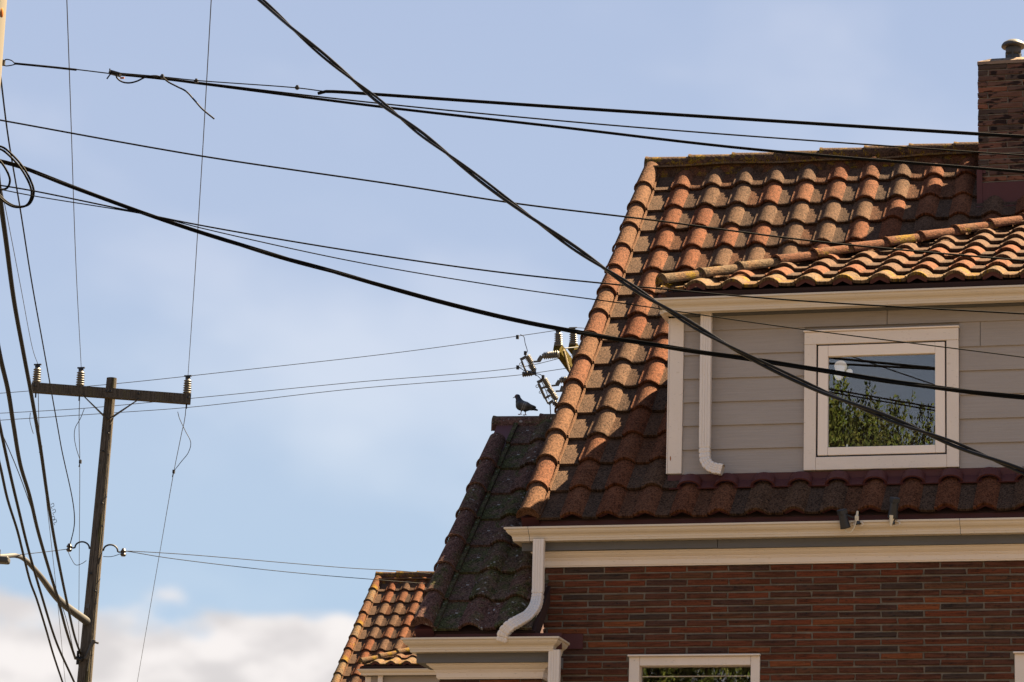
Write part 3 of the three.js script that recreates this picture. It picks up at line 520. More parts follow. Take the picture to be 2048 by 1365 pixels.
// ---- dormer walls, lap siding
{
  const d = part('dormer_wall', house), z = -0.15;
  mesh('sheathing', wallWithHoles(0.90, XE - 0.2, 6.24, 7.60, z - 0.14, z - 0.024, [{ x0: 2.0, x1: 2.89, y0: 6.42, y1: 7.21 }]), M.siding, d);
  mesh('side_wall', (() => { const s = new THREE.Shape([[0.16, 6.1], [0.16, 7.6], [1.95, 7.6], [1.75, 7.6]].map(([a, b]) => new THREE.Vector2(a, b))); const g = new THREE.ExtrudeGeometry(s, { depth: 0.1, bevelEnabled: false }); g.rotateY(Math.PI / 2); g.translate(0.88, 0, 0); return uvMetres(g); })(), M.siding, d);
  slab(d, 'corner_board', 0.872, 0.977, 6.297, 7.475, z - 0.02, z + 0.012, M.trim);
  slab(d, 'corner_board', 0.860, 0.871, 6.297, 7.475, z - 0.12, z + 0.010, M.trim);
  mesh('rust_stain', new THREE.SphereGeometry(0.008, 10, 8).scale(0.6, 2.2, 0.12).translate(0.893, 6.412, z + 0.012), M.rust, d);
  // each course: a board whose foot stands proud over the one below
  const yl = [6.292, 6.476, 6.655, 6.832, 7.010, 7.189, 7.374, 7.56], joints = { 5: [3.16], 6: [2.485], 3: [3.62], 1: [3.55] };
  for (let k = 0; k < yl.length - 1; k++) {
    const y0 = yl[k], y1 = Math.min(yl[k + 1] + 0.022, 7.56); let spans = [[0.979, XE - 0.2]];
    for (const j of joints[k] || []) spans = spans.flatMap(([a, b]) => j > a && j < b ? [[a, j - 0.0025], [j + 0.0025, b]] : [[a, b]]);
    spans = spans.flatMap(([a, b]) => { if (y0 > 7.33 || b <= 1.88 || a >= 3.01) return [[a, b]]; const o = []; if (a < 1.88) o.push([a, 1.880]); if (b > 3.009) o.push([Math.max(a, 3.009), b]); return o; });
    for (const [a, b] of spans) {
      const pts = [[0, 0], [0.017, 0], [0.0175, 0.002], [0.002, y1 - y0], [0, y1 - y0]];
      const g = loft(pts, [(u, v) => V(a, y0 + v, z - 0.016 + u), (u, v) => V(b, y0 + v, z - 0.016 + u)]); const uv = g.attributes.uv, ou = rnd(), ov = rnd(); for (let i = 0; i < uv.count; i++) uv.setXY(i, uv.getX(i) * 0.7 + ou, uv.getY(i) * 0.9 + ov);
      mesh('siding_board', g, M.siding, d);
    }
  }
  mesh('frieze_board', bx(0.862, XE - 0.2, 7.478, 7.56, z + 0.0, z + 0.05), M.fascia, d);
  mesh('soffit', bx(0.80, XE - 0.2, 7.53, 7.55, z + 0.05, -0.045), M.fascia, d);
  mesh('rake_soffit', bx(0.80, 0.872, 7.50, 7.56, -1.6, z + 0.05), M.trim, d);
  const fl = part('dormer_flashing', house);
  mesh('upright', bx(0.872, XE - 0.2, 6.20, 6.290, z - 0.02, z + 0.004), M.flash, fl);
  const ap = mesh('apron', bx(0.90, XE - 0.2, -0.004, 0.006, 0, 0.10), M.flash, fl, 0, 6.236, z + 0.002); ap.rotation.x = rad(PITCH - 3);
  for (let k = 0; k < 12; k++) { const g = capGeometry(0.082, 0.085, 0.10); const m = mesh('scallop', g, M.flash, fl, 0.2326 + TW * (k + 3), 6.176, z + 0.075); m.rotation.x = rad(PITCH); m.scale.y = 0.72; }
}
gutter('dormer_gutter', house, 0.918, XE, 7.478, -0.045, -0.55);
downspout(house, [{ pts: [V(1.158, 7.485, -0.085), V(1.158, 7.0, -0.085), V(1.160, 6.50, -0.085)], n: 6 }, { pts: [V(1.160, 6.505, -0.085), V(1.162, 6.43, -0.08), V(1.175, 6.365, -0.065), V(1.222, 6.318, -0.045), V(1.305, 6.296, -0.03)], n: 32, ribs: true }], 0.083, 0.058);
downspout(house, [{ pts: [V(0.0, 5.765, 0.19), V(0.0, 5.6, 0.19), V(0.002, 5.385, 0.19)], n: 5 }, { pts: [[1075.6, 1180, 0.19], [1075, 1196, 0.2], [1070, 1215, 0.28], [1056, 1233, 0.38], [1038, 1243, 0.48], [1020, 1253, 0.54], [1008, 1267, 0.535], [1004, 1284, 0.52]].map(([x, y, z]) => atZ(x, y, z)), n: 76, ribs: true }], 0.083, 0.06);

// ---- chimney
{
  const c = part('chimney', house), x0 = 2.818, x1 = 3.62, zf = -3.16, zb = -3.70, yb = 9.0, yt = 10.35, CH = 0.0487, BL = 0.29;
  mesh('mortar', bx(x0 + 0.008, x1 - 0.008, yb - 0.4, yt, zb, zf - 0.008), M.mortar, c);
  for (let r = 0; r < 24; r++) {
    const y = yt - CH * (r + 0.5), cuts = []; let x = x0 + (r % 2 ? 0.085 : 0.245) + rr(-0.008, 0.008); let a = x0; while (a < x1 - 0.02) { cuts.push([a, Math.min(x - 0.008, x1)]); a = x; x += BL; }
    for (const [p, q] of cuts) { if (q - p < 0.02) continue; const m = mesh('brick', brickGeo(q - p, CH - (r > 14 ? 0.0105 : 0.007), 0.018), pick(chimneyMats), c, (p + q) / 2, y, zf - 0.0175 + rr(-0.005, 0.004)); m.rotation.z = rr(-0.006, 0.006); }
    const s = mesh('brick', brickGeo(zf - zb - 0.03, CH - 0.008, 0.016), pick(chimneyMats), c, x0 + 0.0155 + rr(-0.003, 0.003), y, (zf + zb) / 2); s.rotation.y = -Math.PI / 2;
  }
  const w = (zf - zb), top = new THREE.BufferGeometry(); // mortar wash, bevelled towards the edges
  { const A = [[x0 - 0.004, yt, zf + 0.004], [x1, yt, zf + 0.004], [x1, yt, zb], [x0 - 0.004, yt, zb]], B = A.map(([x, y, z]) => [x, y + 0.028, z]), C = [[x0 + 0.10, yt + 0.072, zf - 0.07], [x1 - 0.1, yt + 0.072, zf - 0.07], [x1 - 0.1, yt + 0.072, zb + 0.1], [x0 + 0.10, yt + 0.072, zb + 0.1]], P = []; const q = (a, b, c2, d) => P.push(...a, ...b, ...c2, ...a, ...c2, ...d);
    for (let i = 0; i < 4; i++) { const j = (i + 1) % 4; q(A[i], A[j], B[j], B[i]); q(B[i], B[j], C[j], C[i]); } q(C[0], C[1], C[2], C[3]); top.setAttribute('position', new THREE.Float32BufferAttribute(P, 3)); top.computeVertexNormals(); uvMetres(top, 1); mesh('mortar_wash', top, std(col(0.21, 0.15, 0.11), { map: rep(sootMap, 1.3) }), c); }
  const vent = part('flue_cap', house); const VS = 1.35, prof = (a) => a.map(([r, y]) => new THREE.Vector2(r, y * VS));
  const vx = 3.10, vy = yt + 0.068, vz = zf - 0.15;
  mesh('collar', new THREE.LatheGeometry(prof([[0.066, 0], [0.066, 0.028], [0.052, 0.03], [0.052, 0.034]]), 28), M.galv, vent, vx, vy, vz);
  mesh('louvre', new THREE.LatheGeometry(prof([[0.05, 0.03], [0.05, 0.045], [0.064, 0.046], [0.066, 0.085], [0.055, 0.088]]), 28), M.galv, vent, vx, vy, vz);
  for (let k = 0; k < 6; k++) { const a = k / 6 * Math.PI * 2; mesh('strap', new THREE.BoxGeometry(0.016, 0.07, 0.004).rotateY(a).translate(Math.sin(a) * 0.068, 0.035, Math.cos(a) * 0.068), M.galv, vent, vx, vy, vz); }
  mesh('hood', new THREE.LatheGeometry(prof([[0.04, 0.085], [0.095, 0.088], [0.101, 0.095], [0.098, 0.105], [0.085, 0.118], [0.055, 0.132], [0.0001, 0.136]]), 32), M.galv, vent, vx, vy, vz);
  const fl = part('chimney_flashing', house);
  mesh('apron', bx(x0 - 0.004, x1, 9.12, 9.315, zf - 0.01, zf + 0.014), M.flash, fl);
  mesh('step_flashing', bx(x0 - 0.012, x0 + 0.032, 9.105, 9.43, zf - 0.20, zf + 0.020), M.flash, fl);
  mesh('step_flashing', bx(x0 - 0.010, x0 + 0.06, 9.40, 9.425, zf - 0.20, zf + 0.010), M.flash, fl);
  const hem = mesh('hem', bx(x0 - 0.01, x1, -0.006, 0.006, 0, 0.09), M.flash, fl, 0, 9.128, zf + 0.008); hem.rotation.x = rad(30);
}

// ---- the narrow wing on the left
{
  const y0 = 5.06, z0 = 0.45, WP = 43, roof = roofFrame('wing_roof', house, 0, y0, z0, WP);
  mesh('roof_deck', bx(-0.80, 0.045, -0.12, -0.02, -2.9, -0.02), M.deck, roof);
  for (let r = 0; r < 8; r++) for (let k = 0; k < 2; k++) {
    const s = -0.01 + 0.368 * r, x = -0.426 + TW * (k); if (s > 2.75) continue;
    const t = mesh('roof_tile', pick(tileGeos), M.moss[(k + r) % 5 === 0 ? 2 : (r * 2 + k) % 3 === 0 ? 1 : 0], roof, x + rr(-0.003, 0.003), 0, -s); t.rotation.y = rr(-0.008, 0.008);
  }
  for (let r = 0; r < 8; r++) { const s = -0.01 + 0.368 * r; const t = mesh('roof_tile', bx(-0.70, -0.508, 0.008, 0.028, -TL + 0.01, 0, 1 / 1.4), M.moss[r % 2], roof, 0, 0.002, -s); t.rotation.x = -0.055; const b = mesh('rake_batten', bx(-0.70, -0.665, 0.01, 0.045, -0.36, 0, 1 / 1.4), M.moss[0], roof, 0, 0.002, -s); b.rotation.x = -0.05; }
  for (let r = 0; r < 7; r++) { const t = mesh('rake_cap', r === 0 ? rakeEnd : pick(rakeGeos), M.moss[r % 3 === 1 ? 1 : 2], roof, -0.775, 0.05, 0.01 - 0.368 * r); t.rotation.x = -0.03; t.rotation.y = rr(-0.01, 0.01); }
  mesh('rake_board', bx(-0.84, -0.70, -0.10, 0.02, -2.9, 0), M.flash, roof);
  const ridge = part('wing_ridge', house), ry = 7.05, rz = -1.705;
  mesh('ridge_board', bx(-0.84, 0.0, ry - 0.12, ry - 0.01, rz - 0.06, rz + 0.075, 1 / 1.4), M.moss[2], ridge);
  for (let k = 0; k < 3; k++) { const t = mesh('ridge_cap', ridgeGeos[k], M.moss[2], ridge, -0.885 + 0.385 * k, ry - 0.005 + 0.008 * k, rz); t.rotation.order = 'ZYX'; t.rotation.y = -Math.PI / 2; t.rotation.z = -0.005; t.scale.set(0.8, 0.85, 1); }
  const back = mesh('rear_slope', bx(-0.80, 0, -0.12, 0, 0, 2.9), M.deck, ridge, 0, ry - 0.02, rz - 0.02); back.rotation.x = Math.PI + rad(-WP); back.rotation.x = rad(-WP) + Math.PI;
  const walls = part('wing_wall', house);
  mesh('mortar', bx(-0.685, 0.066, 0, 4.85, -3.8, 0.292), M.mortar, walls);
  for (let r = 0; r < 7; r++) for (let k = 0; k < 4; k++) { const a = Math.max(-0.69, -0.69 - (r % 2 ? 0.12 : 0) + 0.305 * k), b = Math.min(0.072, -0.69 - (r % 2 ? 0.12 : 0) + 0.305 * (k + 1) - 0.009); if (b - a < 0.03) continue; mesh('brick', brickGeo(b - a, 0.0391, 0.016), brickMats[pick(brickWeights)], walls, (a + b) / 2, 4.735 - 0.0496 * (r + 0.5), 0.2845 + rr(-0.002, 0.002)); }
  gutter('wing_gutter', house, -0.788, 0.129, 4.905, 0.424, 0.05, 0.22);
  const trim = part('wing_boards', house);
  mesh('fascia_board', bx(-0.829, 0.168, 4.838, 4.915, 0.05, 0.420), M.fascia, trim);
  crown(trim, -0.685, 0.070, 4.734, 0.30, 0.06, 0.06);
  mesh('drip_edge', bx(-0.80, 0.24, 4.93, 5.045, 0.39, 0.418), M.flash, trim);
  mesh('wall_flashing', bx(0.125, 0.30, 4.99, 5.10, -0.004, 0.012), M.flash, trim);
  downspout(house, [{ pts: [V(0.205, 4.915, 0.46), V(0.205, 4.2, 0.46), V(0.205, 2.2, 0.46)], n: 8 }], 0.083, 0.058);
}

// ================================================================ the twin house up the hill
{
  const far = thing('tiled_house', 'distant house with sunlit orange tile roof beyond the mossy wing roof', 'house');
  far.position.set(-11.16, 1.34, -28.4);
  M.lichenRake = [M.tileTan, M.capTan, M.tileRed];
  mainRoof(far, { xEnd: 4.2, cols: 6, ridgeCaps: 9, rakeMat: M.lichenRake, skip: (x, s) => x > 1.9 || s < 1.0 });
  dormerRoof(far, { xEnd: 4.2, rows: 4, cols: 4, hipCaps: 5 });
  gutter('dormer_gutter', far, 0.918, 4.2, 7.478, -0.045, -0.55);
  const d = part('dormer_wall', far);
  slab(d, 'corner_board', 0.872, 0.977, 6.297, 7.475, -0.17, -0.138, M.trim);
  mesh('siding', bx(0.978, 4.0, 6.2, 7.56, -0.3, -0.15), M.siding, d); mesh('side_siding', bx(0.88, 0.97, 6.2, 7.56, -1.6, -0.18), M.siding, d);
  mesh('frieze_board', bx(0.862, 4.0, 7.478, 7.53, -0.15, -0.10), M.fascia, d);
  downspout(far, [{ pts: [V(1.158, 7.485, -0.085), V(1.158, 7.0, -0.085), V(1.160, 6.40, -0.085)], n: 4 }], 0.083, 0.058);
  const w = part('house_shell', far);
  mesh('wall', bx(0, 4.2, -1.34, 5.75, -7.7, 0), M.plain, w);
  const gable = new THREE.Shape([[0.1, 5.7], [7.6, 5.7], [3.86, 9.5]].map(([z, y]) => new THREE.Vector2(z, y))); const g = new THREE.ExtrudeGeometry(gable, { depth: 0.2, bevelEnabled: false }); g.rotateY(Math.PI / 2); g.translate(0, 0, 0); mesh('gable_wall', uvMetres(g), M.plain, w);
}

// ================================================================ security lamps clamped to the gutter
function lampHead(o, p, tilt, len) {
  const h = part('lamp_head', o); h.position.copy(p); h.rotation.set(0.35, 0, tilt);
  mesh('shade', new THREE.LatheGeometry([[0.001, 0.5], [0.026, 0.5], [0.030, 0.46], [0.031, 0.1], [0.036, -0.35], [0.038, -0.5], [0.033, -0.49], [0.028, 0.3], [0.001, 0.32]].map(([r, y]) => new THREE.Vector2(r, y * len)), 20), M.black, h);
  const b = new RoundedBoxGeometry(0.058, 0.040, 0.058, 2, 0.008); b.rotateY(0.7); b.translate(0, len * 0.5 + 0.012, 0); mesh('housing', b, M.black, h);
}
{
  const a = thing('security_lamp', 'black lamp hanging over the gutter face beside a pale cable loop', 'lamp'), z = 0.262;
  lampHead(a, V(2.243, 5.842, z + 0.025), 0.16, 0.105);
  mesh('bracket', mergeGeometries([rod(V(2.262, 5.885, z + 0.01), V(2.325, 5.862, z - 0.02), 0.007)]), M.black, a);
  mesh('junction', new RoundedBoxGeometry(0.028, 0.042, 0.026, 2, 0.006).translate(2.330, 5.862, z), M.cream, a);
  mesh('nipple', rod(V(2.331, 5.88, z), V(2.334, 5.915, z - 0.008), 0.010, 0.008), M.cream, a);
  mesh('foot', new THREE.CylinderGeometry(0.016, 0.020, 0.022, 16).translate(2.338, 5.832, z - 0.002), M.black, a);
  mesh('clamp', new THREE.TorusGeometry(0.022, 0.004, 8, 20).scale(1.5, 0.7, 1).translate(2.342, 5.822, z - 0.004), M.gutter, a);
  mesh('lead', tube([V(2.246, 5.795, z + 0.02), V(2.262, 5.762, z + 0.03), V(2.285, 5.756, z + 0.03), V(2.310, 5.785, z + 0.02), V(2.327, 5.835, z + 0.016), V(2.329, 5.862, z + 0.013)], 0.0034, 40), M.cream, a);
  const b = thing('security_lamp', 'black lamp standing upright on the gutter edge on a cream bracket', 'lamp');
  lampHead(b, V(2.592, 5.918, z + 0.01), -0.16, 0.115);
  mesh('bracket', (() => { const g = new THREE.CylinderGeometry(0.022, 0.006, 0.075, 14); g.rotateZ(-0.12); g.translate(2.577, 5.838, z + 0.012); return g; })(), M.cream, b);
  mesh('foot', new THREE.CylinderGeometry(0.014, 0.018, 0.03, 16).translate(2.583, 5.832, z - 0.006), M.black, b);
  mesh('clamp', new THREE.TorusGeometry(0.022, 0.004, 8, 20).scale(1.6, 0.7, 1).translate(2.600, 5.822, z - 0.004), M.gutter, b);
}

// ================================================================ pigeon on the wing ridge
{
  const b = thing('pigeon', 'dark grey pigeon standing on the mossy ridge, facing away from the chimney', 'pigeon');
  b.position.set(-0.645, 7.125, -1.70);
  const S = 0.15, bones = [ // [ax, ay, az, ra, bx, by, bz, rb]
    [-0.054, 0.152, 0, 0.0185, -0.047, 0.150, 0, 0.019], [-0.047, 0.148, 0, 0.0175, -0.034, 0.112, 0, 0.026], [-0.034, 0.108, 0, 0.028, -0.020, 0.080, 0, 0.040],
    [-0.018, 0.080, 0, 0.042, 0.022, 0.068, 0, 0.038], [0.022, 0.068, 0, 0.036, 0.066, 0.056, 0, 0.020], [0.06, 0.056, 0, 0.017, 0.116, 0.036, 0, 0.007],
    [-0.018, 0.088, 0.028, 0.020, 0.04, 0.073, 0.026, 0.020], [0.04, 0.073, 0.026, 0.019, 0.098, 0.062, 0.010, 0.007], [-0.018, 0.088, -0.028, 0.020, 0.04, 0.073, -0.026, 0.020], [0.04, 0.073, -0.026, 0.019, 0.098, 0.062, -0.010, 0.007],
    [-0.008, 0.055, 0.013, 0.018, -0.010, 0.034, 0.013, 0.008], [0.016, 0.052, -0.013, 0.018, 0.014, 0.034, -0.013, 0.008]];
  const dist = (x, y, z) => { let d = 1; for (const [ax, ay, az, ra, bx2, by, bz, rb] of bones) { const ux = bx2 - ax, uy = by - ay, uz = bz - az, t = clamp(((x - ax) * ux + (y - ay) * uy + (z - az) * uz) / (ux * ux + uy * uy + uz * uz)); const q = Math.hypot(x - ax - ux * t, y - ay - uy * t, z - az - uz * t) - lerp(ra, rb, t); const k = 0.010, h = clamp(0.5 + 0.5 * (d - q) / k); d = lerp(d, q, h) - k * h * (1 - h); } return d; };
  const R = 72, mc = new MarchingCubes(R, M.dark, false, false, 60000); mc.isolation = 0;
  for (let k = 0; k < R; k++) for (let j = 0; j < R; j++) for (let i = 0; i < R; i++) { const f = (q) => (q - R / 2) / (R / 2) * S; mc.field[i + j * R + k * R * R] = -dist(f(i) + 0.015, f(j) + 0.09, f(k)); }
  mc.update();
  const n = mc.count ?? mc.geometry.drawRange.count, P = Array.from(mc.positionArray.slice(0, n * 3)), N = Array.from(mc.normalArray.slice(0, n * 3)), C = [];
  for (let i = 0; i < n; i++) {
    const x = P[i * 3] = P[i * 3] * S + 0.015, y = P[i * 3 + 1] = P[i * 3 + 1] * S + 0.09, z = P[i * 3 + 2] *= S;
    let c = [0.032, 0.034, 0.042]; if (x < -0.02 && y > 0.11) c = [0.022, 0.023, 0.034]; else if (x < -0.02) c = [0.03, 0.034, 0.036];
    const w = Math.abs(z) > 0.018 && x > -0.012; if (w) c = [0.060, 0.058, 0.062]; const q = x - (y - 0.08) * 0.5; if (w && ((q > 0.012 && q < 0.017) || (q > 0.03 && q < 0.034))) c = [0.20, 0.195, 0.19]; if (x > 0.085) c = [0.02, 0.02, 0.024];
    const v = 0.8 + 0.4 * h2(Math.round(x * 400), Math.round(y * 400), 5); C.push(c[0] * v, c[1] * v, c[2] * v);
    const l = Math.hypot(N[i * 3], N[i * 3 + 1], N[i * 3 + 2]) || 1; for (let k = 0; k < 3; k++) N[i * 3 + k] /= l;
  }
  const e = 0.002; for (let i = 0; i < n; i++) { const x = P[i * 3], y = P[i * 3 + 1], z = P[i * 3 + 2], g = [dist(x + e, y, z) - dist(x - e, y, z), dist(x, y + e, z) - dist(x, y - e, z), dist(x, y, z + e) - dist(x, y, z - e)], l = Math.hypot(...g) || 1; for (let k = 0; k < 3; k++) N[i * 3 + k] = g[k] / l; }
  const g = new THREE.BufferGeometry(); g.setAttribute('position', new THREE.Float32BufferAttribute(P, 3)); g.setAttribute('normal', new THREE.Float32BufferAttribute(N, 3)); g.setAttribute('color', new THREE.Float32BufferAttribute(C, 3));
  mesh('body', g, std(col(1, 1, 1), { vertexColors: true, roughness: 0.7, side: THREE.DoubleSide }), b);
  mesh('beak', rod(V(-0.070, 0.150, 0), V(-0.0885, 0.141, 0), 0.0052, 0.0012, 8), M.dark, b);
  for (const s of [-1, 1]) mesh('eye', new THREE.SphereGeometry(0.0035, 10, 8).translate(-0.058, 0.155, s * 0.0165), std(col(0.5, 0.15, 0.03), { roughness: 0.2 }), b);
  const leg = std(col(0.22, 0.06, 0.05), { roughness: 0.7 });
  for (const [x, z, t] of [[-0.010, 0.013, -0.006], [0.014, -0.013, 0.004]]) mesh('leg', mergeGeometries([rod(V(x, 0.038, z), V(x + t, 0.003, z), 0.0036), rod(V(x + t, 0.004, z), V(x + t - 0.022, 0.002, z), 0.0026), rod(V(x + t, 0.004, z), V(x + t - 0.016, 0.002, z + 0.011), 0.0024), rod(V(x + t, 0.004, z), V(x + t - 0.016, 0.002, z - 0.011), 0.0024), rod(V(x + t, 0.004, z), V(x + t + 0.012, 0.002, z), 0.0024)]), leg, b);
}

// ================================================================ poles
function insulator(name, parent, a, b, r, ribs, mat, cap = true) {   // ribbed porcelain body from a to b
  const L = a.distanceTo(b), p = [[0.001, 0], [r * 0.72, 0], [r * 0.72, L * 0.05]];
  for (let i = 0; i < ribs; i++) { const y = L * (0.06 + 0.86 * i / ribs), d = L * 0.86 / ribs, q = r * (1 - 0.12 * i / ribs); p.push([q * 0.68, y], [q, y + d * 0.25], [q * 1.0, y + d * 0.42], [q * 0.70, y + d * 0.75]); }
  p.push([r * 0.55, L * 0.93], [r * 0.42, L], [0.001, L]);
  const g = new THREE.LatheGeometry(p.map(([x, y]) => new THREE.Vector2(x, y)), 18), q = new THREE.Quaternion().setFromUnitVectors(V(0, 1, 0), b.clone().sub(a).normalize()); g.applyQuaternion(q); g.translate(a.x, a.y, a.z);
  const o = part(name, parent); mesh('porcelain', g, mat, o);
  if (cap) { const t = new THREE.CylinderGeometry(r * 0.55, r * 0.6, 0.035, 12); t.translate(0, L + 0.01, 0); t.applyQuaternion(q); t.translate(a.x, a.y, a.z); mesh('clamp', t, M.dark, o); const e = new THREE.BoxGeometry(r * 1.7, 0.02, 0.03); e.translate(0, L + 0.035, 0); e.applyQuaternion(q); e.translate(a.x, a.y, a.z); mesh('clamp_bar', e, M.dark, o); }
  return o;
}
function poleGeometry(a, b, r0, r1) { const n = 24, m = 40, d = b.clone().sub(a), P = [], UV = [], idx = []; const u = V(1, 0, 0), w = V(0, 0, 1); for (let j = 0; j <= m; j++) for (let i = 0; i <= n; i++) { const t = j / m, an = i / n * Math.PI * 2, r = lerp(r0, r1, t) * (1 + 0.03 * (vn(i % n / 2, j / 3, 7) - 0.5)), p = a.clone().addScaledVector(d, t).addScaledVector(u, Math.cos(an) * r).addScaledVector(w, Math.sin(an) * r); P.push(p.x, p.y, p.z); UV.push(i / n * 0.7, t * d.length() / 2.2); } for (let j = 0; j < m; j++) for (let i = 0; i < n; i++) { const k = j * (n + 1) + i; idx.push(k, k + n + 1, k + 1, k + 1, k + n + 1, k + n + 2); } const g = new THREE.BufferGeometry(); g.setAttribute('position', new THREE.Float32BufferAttribute(P, 3)); g.setAttribute('uv', new THREE.Float32BufferAttribute(UV, 2)); g.setIndex(idx); g.computeVertexNormals(); const c = new THREE.CircleGeometry(r1, n); c.rotateX(-Math.PI / 2); c.translate(b.x, b.y, b.z); return mergeGeometries([g, c]); }
const ZP = -21.3, poleTop = atZ(223, 757, ZP), poleLow = atZ(174, 1300, ZP), poleDir = poleLow.clone().sub(poleTop), poleBase = poleTop.clone().addScaledVector(poleDir, poleTop.y / (poleTop.y - poleLow.y));
const onPole = (py) => { let lo = 0, hi = 1; for (let i = 0; i < 40; i++) { const m = (lo + hi) / 2, p = poleTop.clone().lerp(poleBase, m), v = p.clone().sub(camera.position), y = PH / 2 - FOCAL * v.dot(axY) / -v.dot(axZ); if (y < py) lo = m; else hi = m; } return poleTop.clone().lerp(poleBase, lo); };
const armU = V(0.926, -0.0185, -0.377).normalize(), lineDir = V(-0.377, 0, -0.926);
const armC = onPole(792).addScaledVector(lineDir, -0.155);
const insTop = {};
{
  const p = thing('utility_pole', 'weathered wooden utility pole with one crossarm and three white insulators', 'utility pole');
  mesh('pole', poleGeometry(poleBase, poleTop, 0.165, 0.076), M.wood, p);
  mesh('crossarm', beam(armC.clone().addScaledVector(armU, -1.17), armC.clone().addScaledVector(armU, 1.2), 0.115, 0.145), M.woodArm, p);
  const foot = onPole(842).addScaledVector(lineDir, -0.10);
  for (const s of [-0.42, 0.44]) mesh('brace', beam(armC.clone().addScaledVector(armU, s).add(V(0, -0.06, 0)).addScaledVector(lineDir, -0.065), foot, 0.012, 0.035, lineDir), M.dark, p);
  for (const s of [-0.42, 0.44]) mesh('brace', beam(armC.clone().addScaledVector(armU, s * 0.92).add(V(0, -0.06, 0)).addScaledVector(lineDir, 0.065), foot.clone().addScaledVector(lineDir, 0.1), 0.012, 0.035, lineDir), M.dark, p);
  for (const [k, s] of [['l', -1.10], ['m', -0.455], ['r', 1.14]]) {
    const a = armC.clone().addScaledVector(armU, s).add(V(0, 0.073, 0)), b = a.clone().add(V(0, 0.25, 0)); insulator('insulator', p, a, b, 0.066, 6, M.porcelain); insTop[k] = b.add(V(0, 0.045, 0));
    mesh('bolt', rod(a.clone().add(V(0, -0.22, 0)), a.clone().add(V(0, -0.14, 0)), 0.012), M.dark, p);
  }
  for (const s of [-0.05, 0.0, 0.42, -1.12, 1.16]) mesh('bolt_head', new THREE.BoxGeometry(0.035, 0.035, 0.02).translate(0, 0, 0).applyMatrix4(new THREE.Matrix4().makeTranslation(...armC.clone().addScaledVector(armU, s).addScaledVector(lineDir, -0.062).add(V(0, 0.02, 0)).toArray())), M.dark, p);
  for (const [py, sx] of [[870, 0.02], [905, -0.04], [1010, 0.03], [1150, -0.05], [1185, 0.04]]) { const b = onPole(py).addScaledVector(lineDir, -0.115); mesh('bolt_head', new THREE.CylinderGeometry(0.016, 0.016, 0.04, 6).rotateX(Math.PI / 2).translate(b.x + sx, b.y, b.z), M.dark, p); }
  { const a = onPole(850).add(V(0.075, 0, 0.045)), b = onPole(1365).add(V(0.105, 0, 0.06)); mesh('ground_wire', tube([a, a.clone().lerp(b, 0.3).add(V(0.008, 0, 0.004)), a.clone().lerp(b, 0.62).add(V(-0.004, 0, 0.004)), b], 0.007, 40), M.dark, p); for (const t of [0.12, 0.4, 0.7, 0.9]) { const c = a.clone().lerp(b, t); mesh('staple', new THREE.BoxGeometry(0.035, 0.012, 0.02).translate(c.x, c.y, c.z + 0.004), M.metal, p); } const t = onPole(1215).add(V(-0.01, 0, 0.105)); mesh('tag_plate', new THREE.BoxGeometry(0.05, 0.07, 0.004).rotateY(0.1).translate(t.x, t.y, t.z), M.metal, p); }
  // spool brackets either side, lower down
  for (const [dx, y0] of [[-1, 1097], [1, 1099]]) {
    const c = onPole(y0), e = c.clone().addScaledVector(armU, dx * 0.10), arch = [0, 1, 2, 3, 4, 5].map((k) => { const a = Math.PI * k / 5; return e.clone().addScaledVector(armU, dx * (0.11 - 0.11 * Math.cos(a))).add(V(0, 0.10 * Math.sin(a) - 0.02, 0)); });
    mesh('bracket', tube(arch, 0.013, 24), M.dark, p);
    const s = arch[5].clone().addScaledVector(armU, dx * 0.08); insulator('spool', p, s.clone().add(V(0, -0.06, 0)), s.clone().add(V(0, 0.06, 0)), 0.045, 2, M.porcelainDark, false); mesh('arm', rod(arch[5], s, 0.012), M.dark, p);
    insTop[dx < 0 ? 'sl' : 'sr'] = s;
  }
  const cl = onPole(1305).addScaledVector(lineDir, -0.13); mesh('cable_clamp', mergeGeometries([rod(cl.clone().add(V(-0.02, -0.12, 0)), cl.clone().add(V(0.10, 0.16, 0)), 0.022, 0.03), rod(cl.clone().add(V(0.06, 0.14, 0)), cl.clone().add(V(0.17, 0.11, 0)), 0.016), rod(cl.clone().add(V(0.06, 0.08, 0)), cl.clone().add(V(0.02, -0.3, 0)), 0.008)]), M.metal, p);
  mesh('suspension_bracket', mergeGeometries([rod(cl.clone().add(V(-0.16, -0.1, 0)), cl.clone().add(V(-0.06, -0.14, 0.02)), 0.03), rod(cl.clone().add(V(-0.14, -0.2, 0)), cl.clone().add(V(-0.14, 0.0, 0)), 0.02)]), M.dark, p);
  insTop.tel = cl;
}
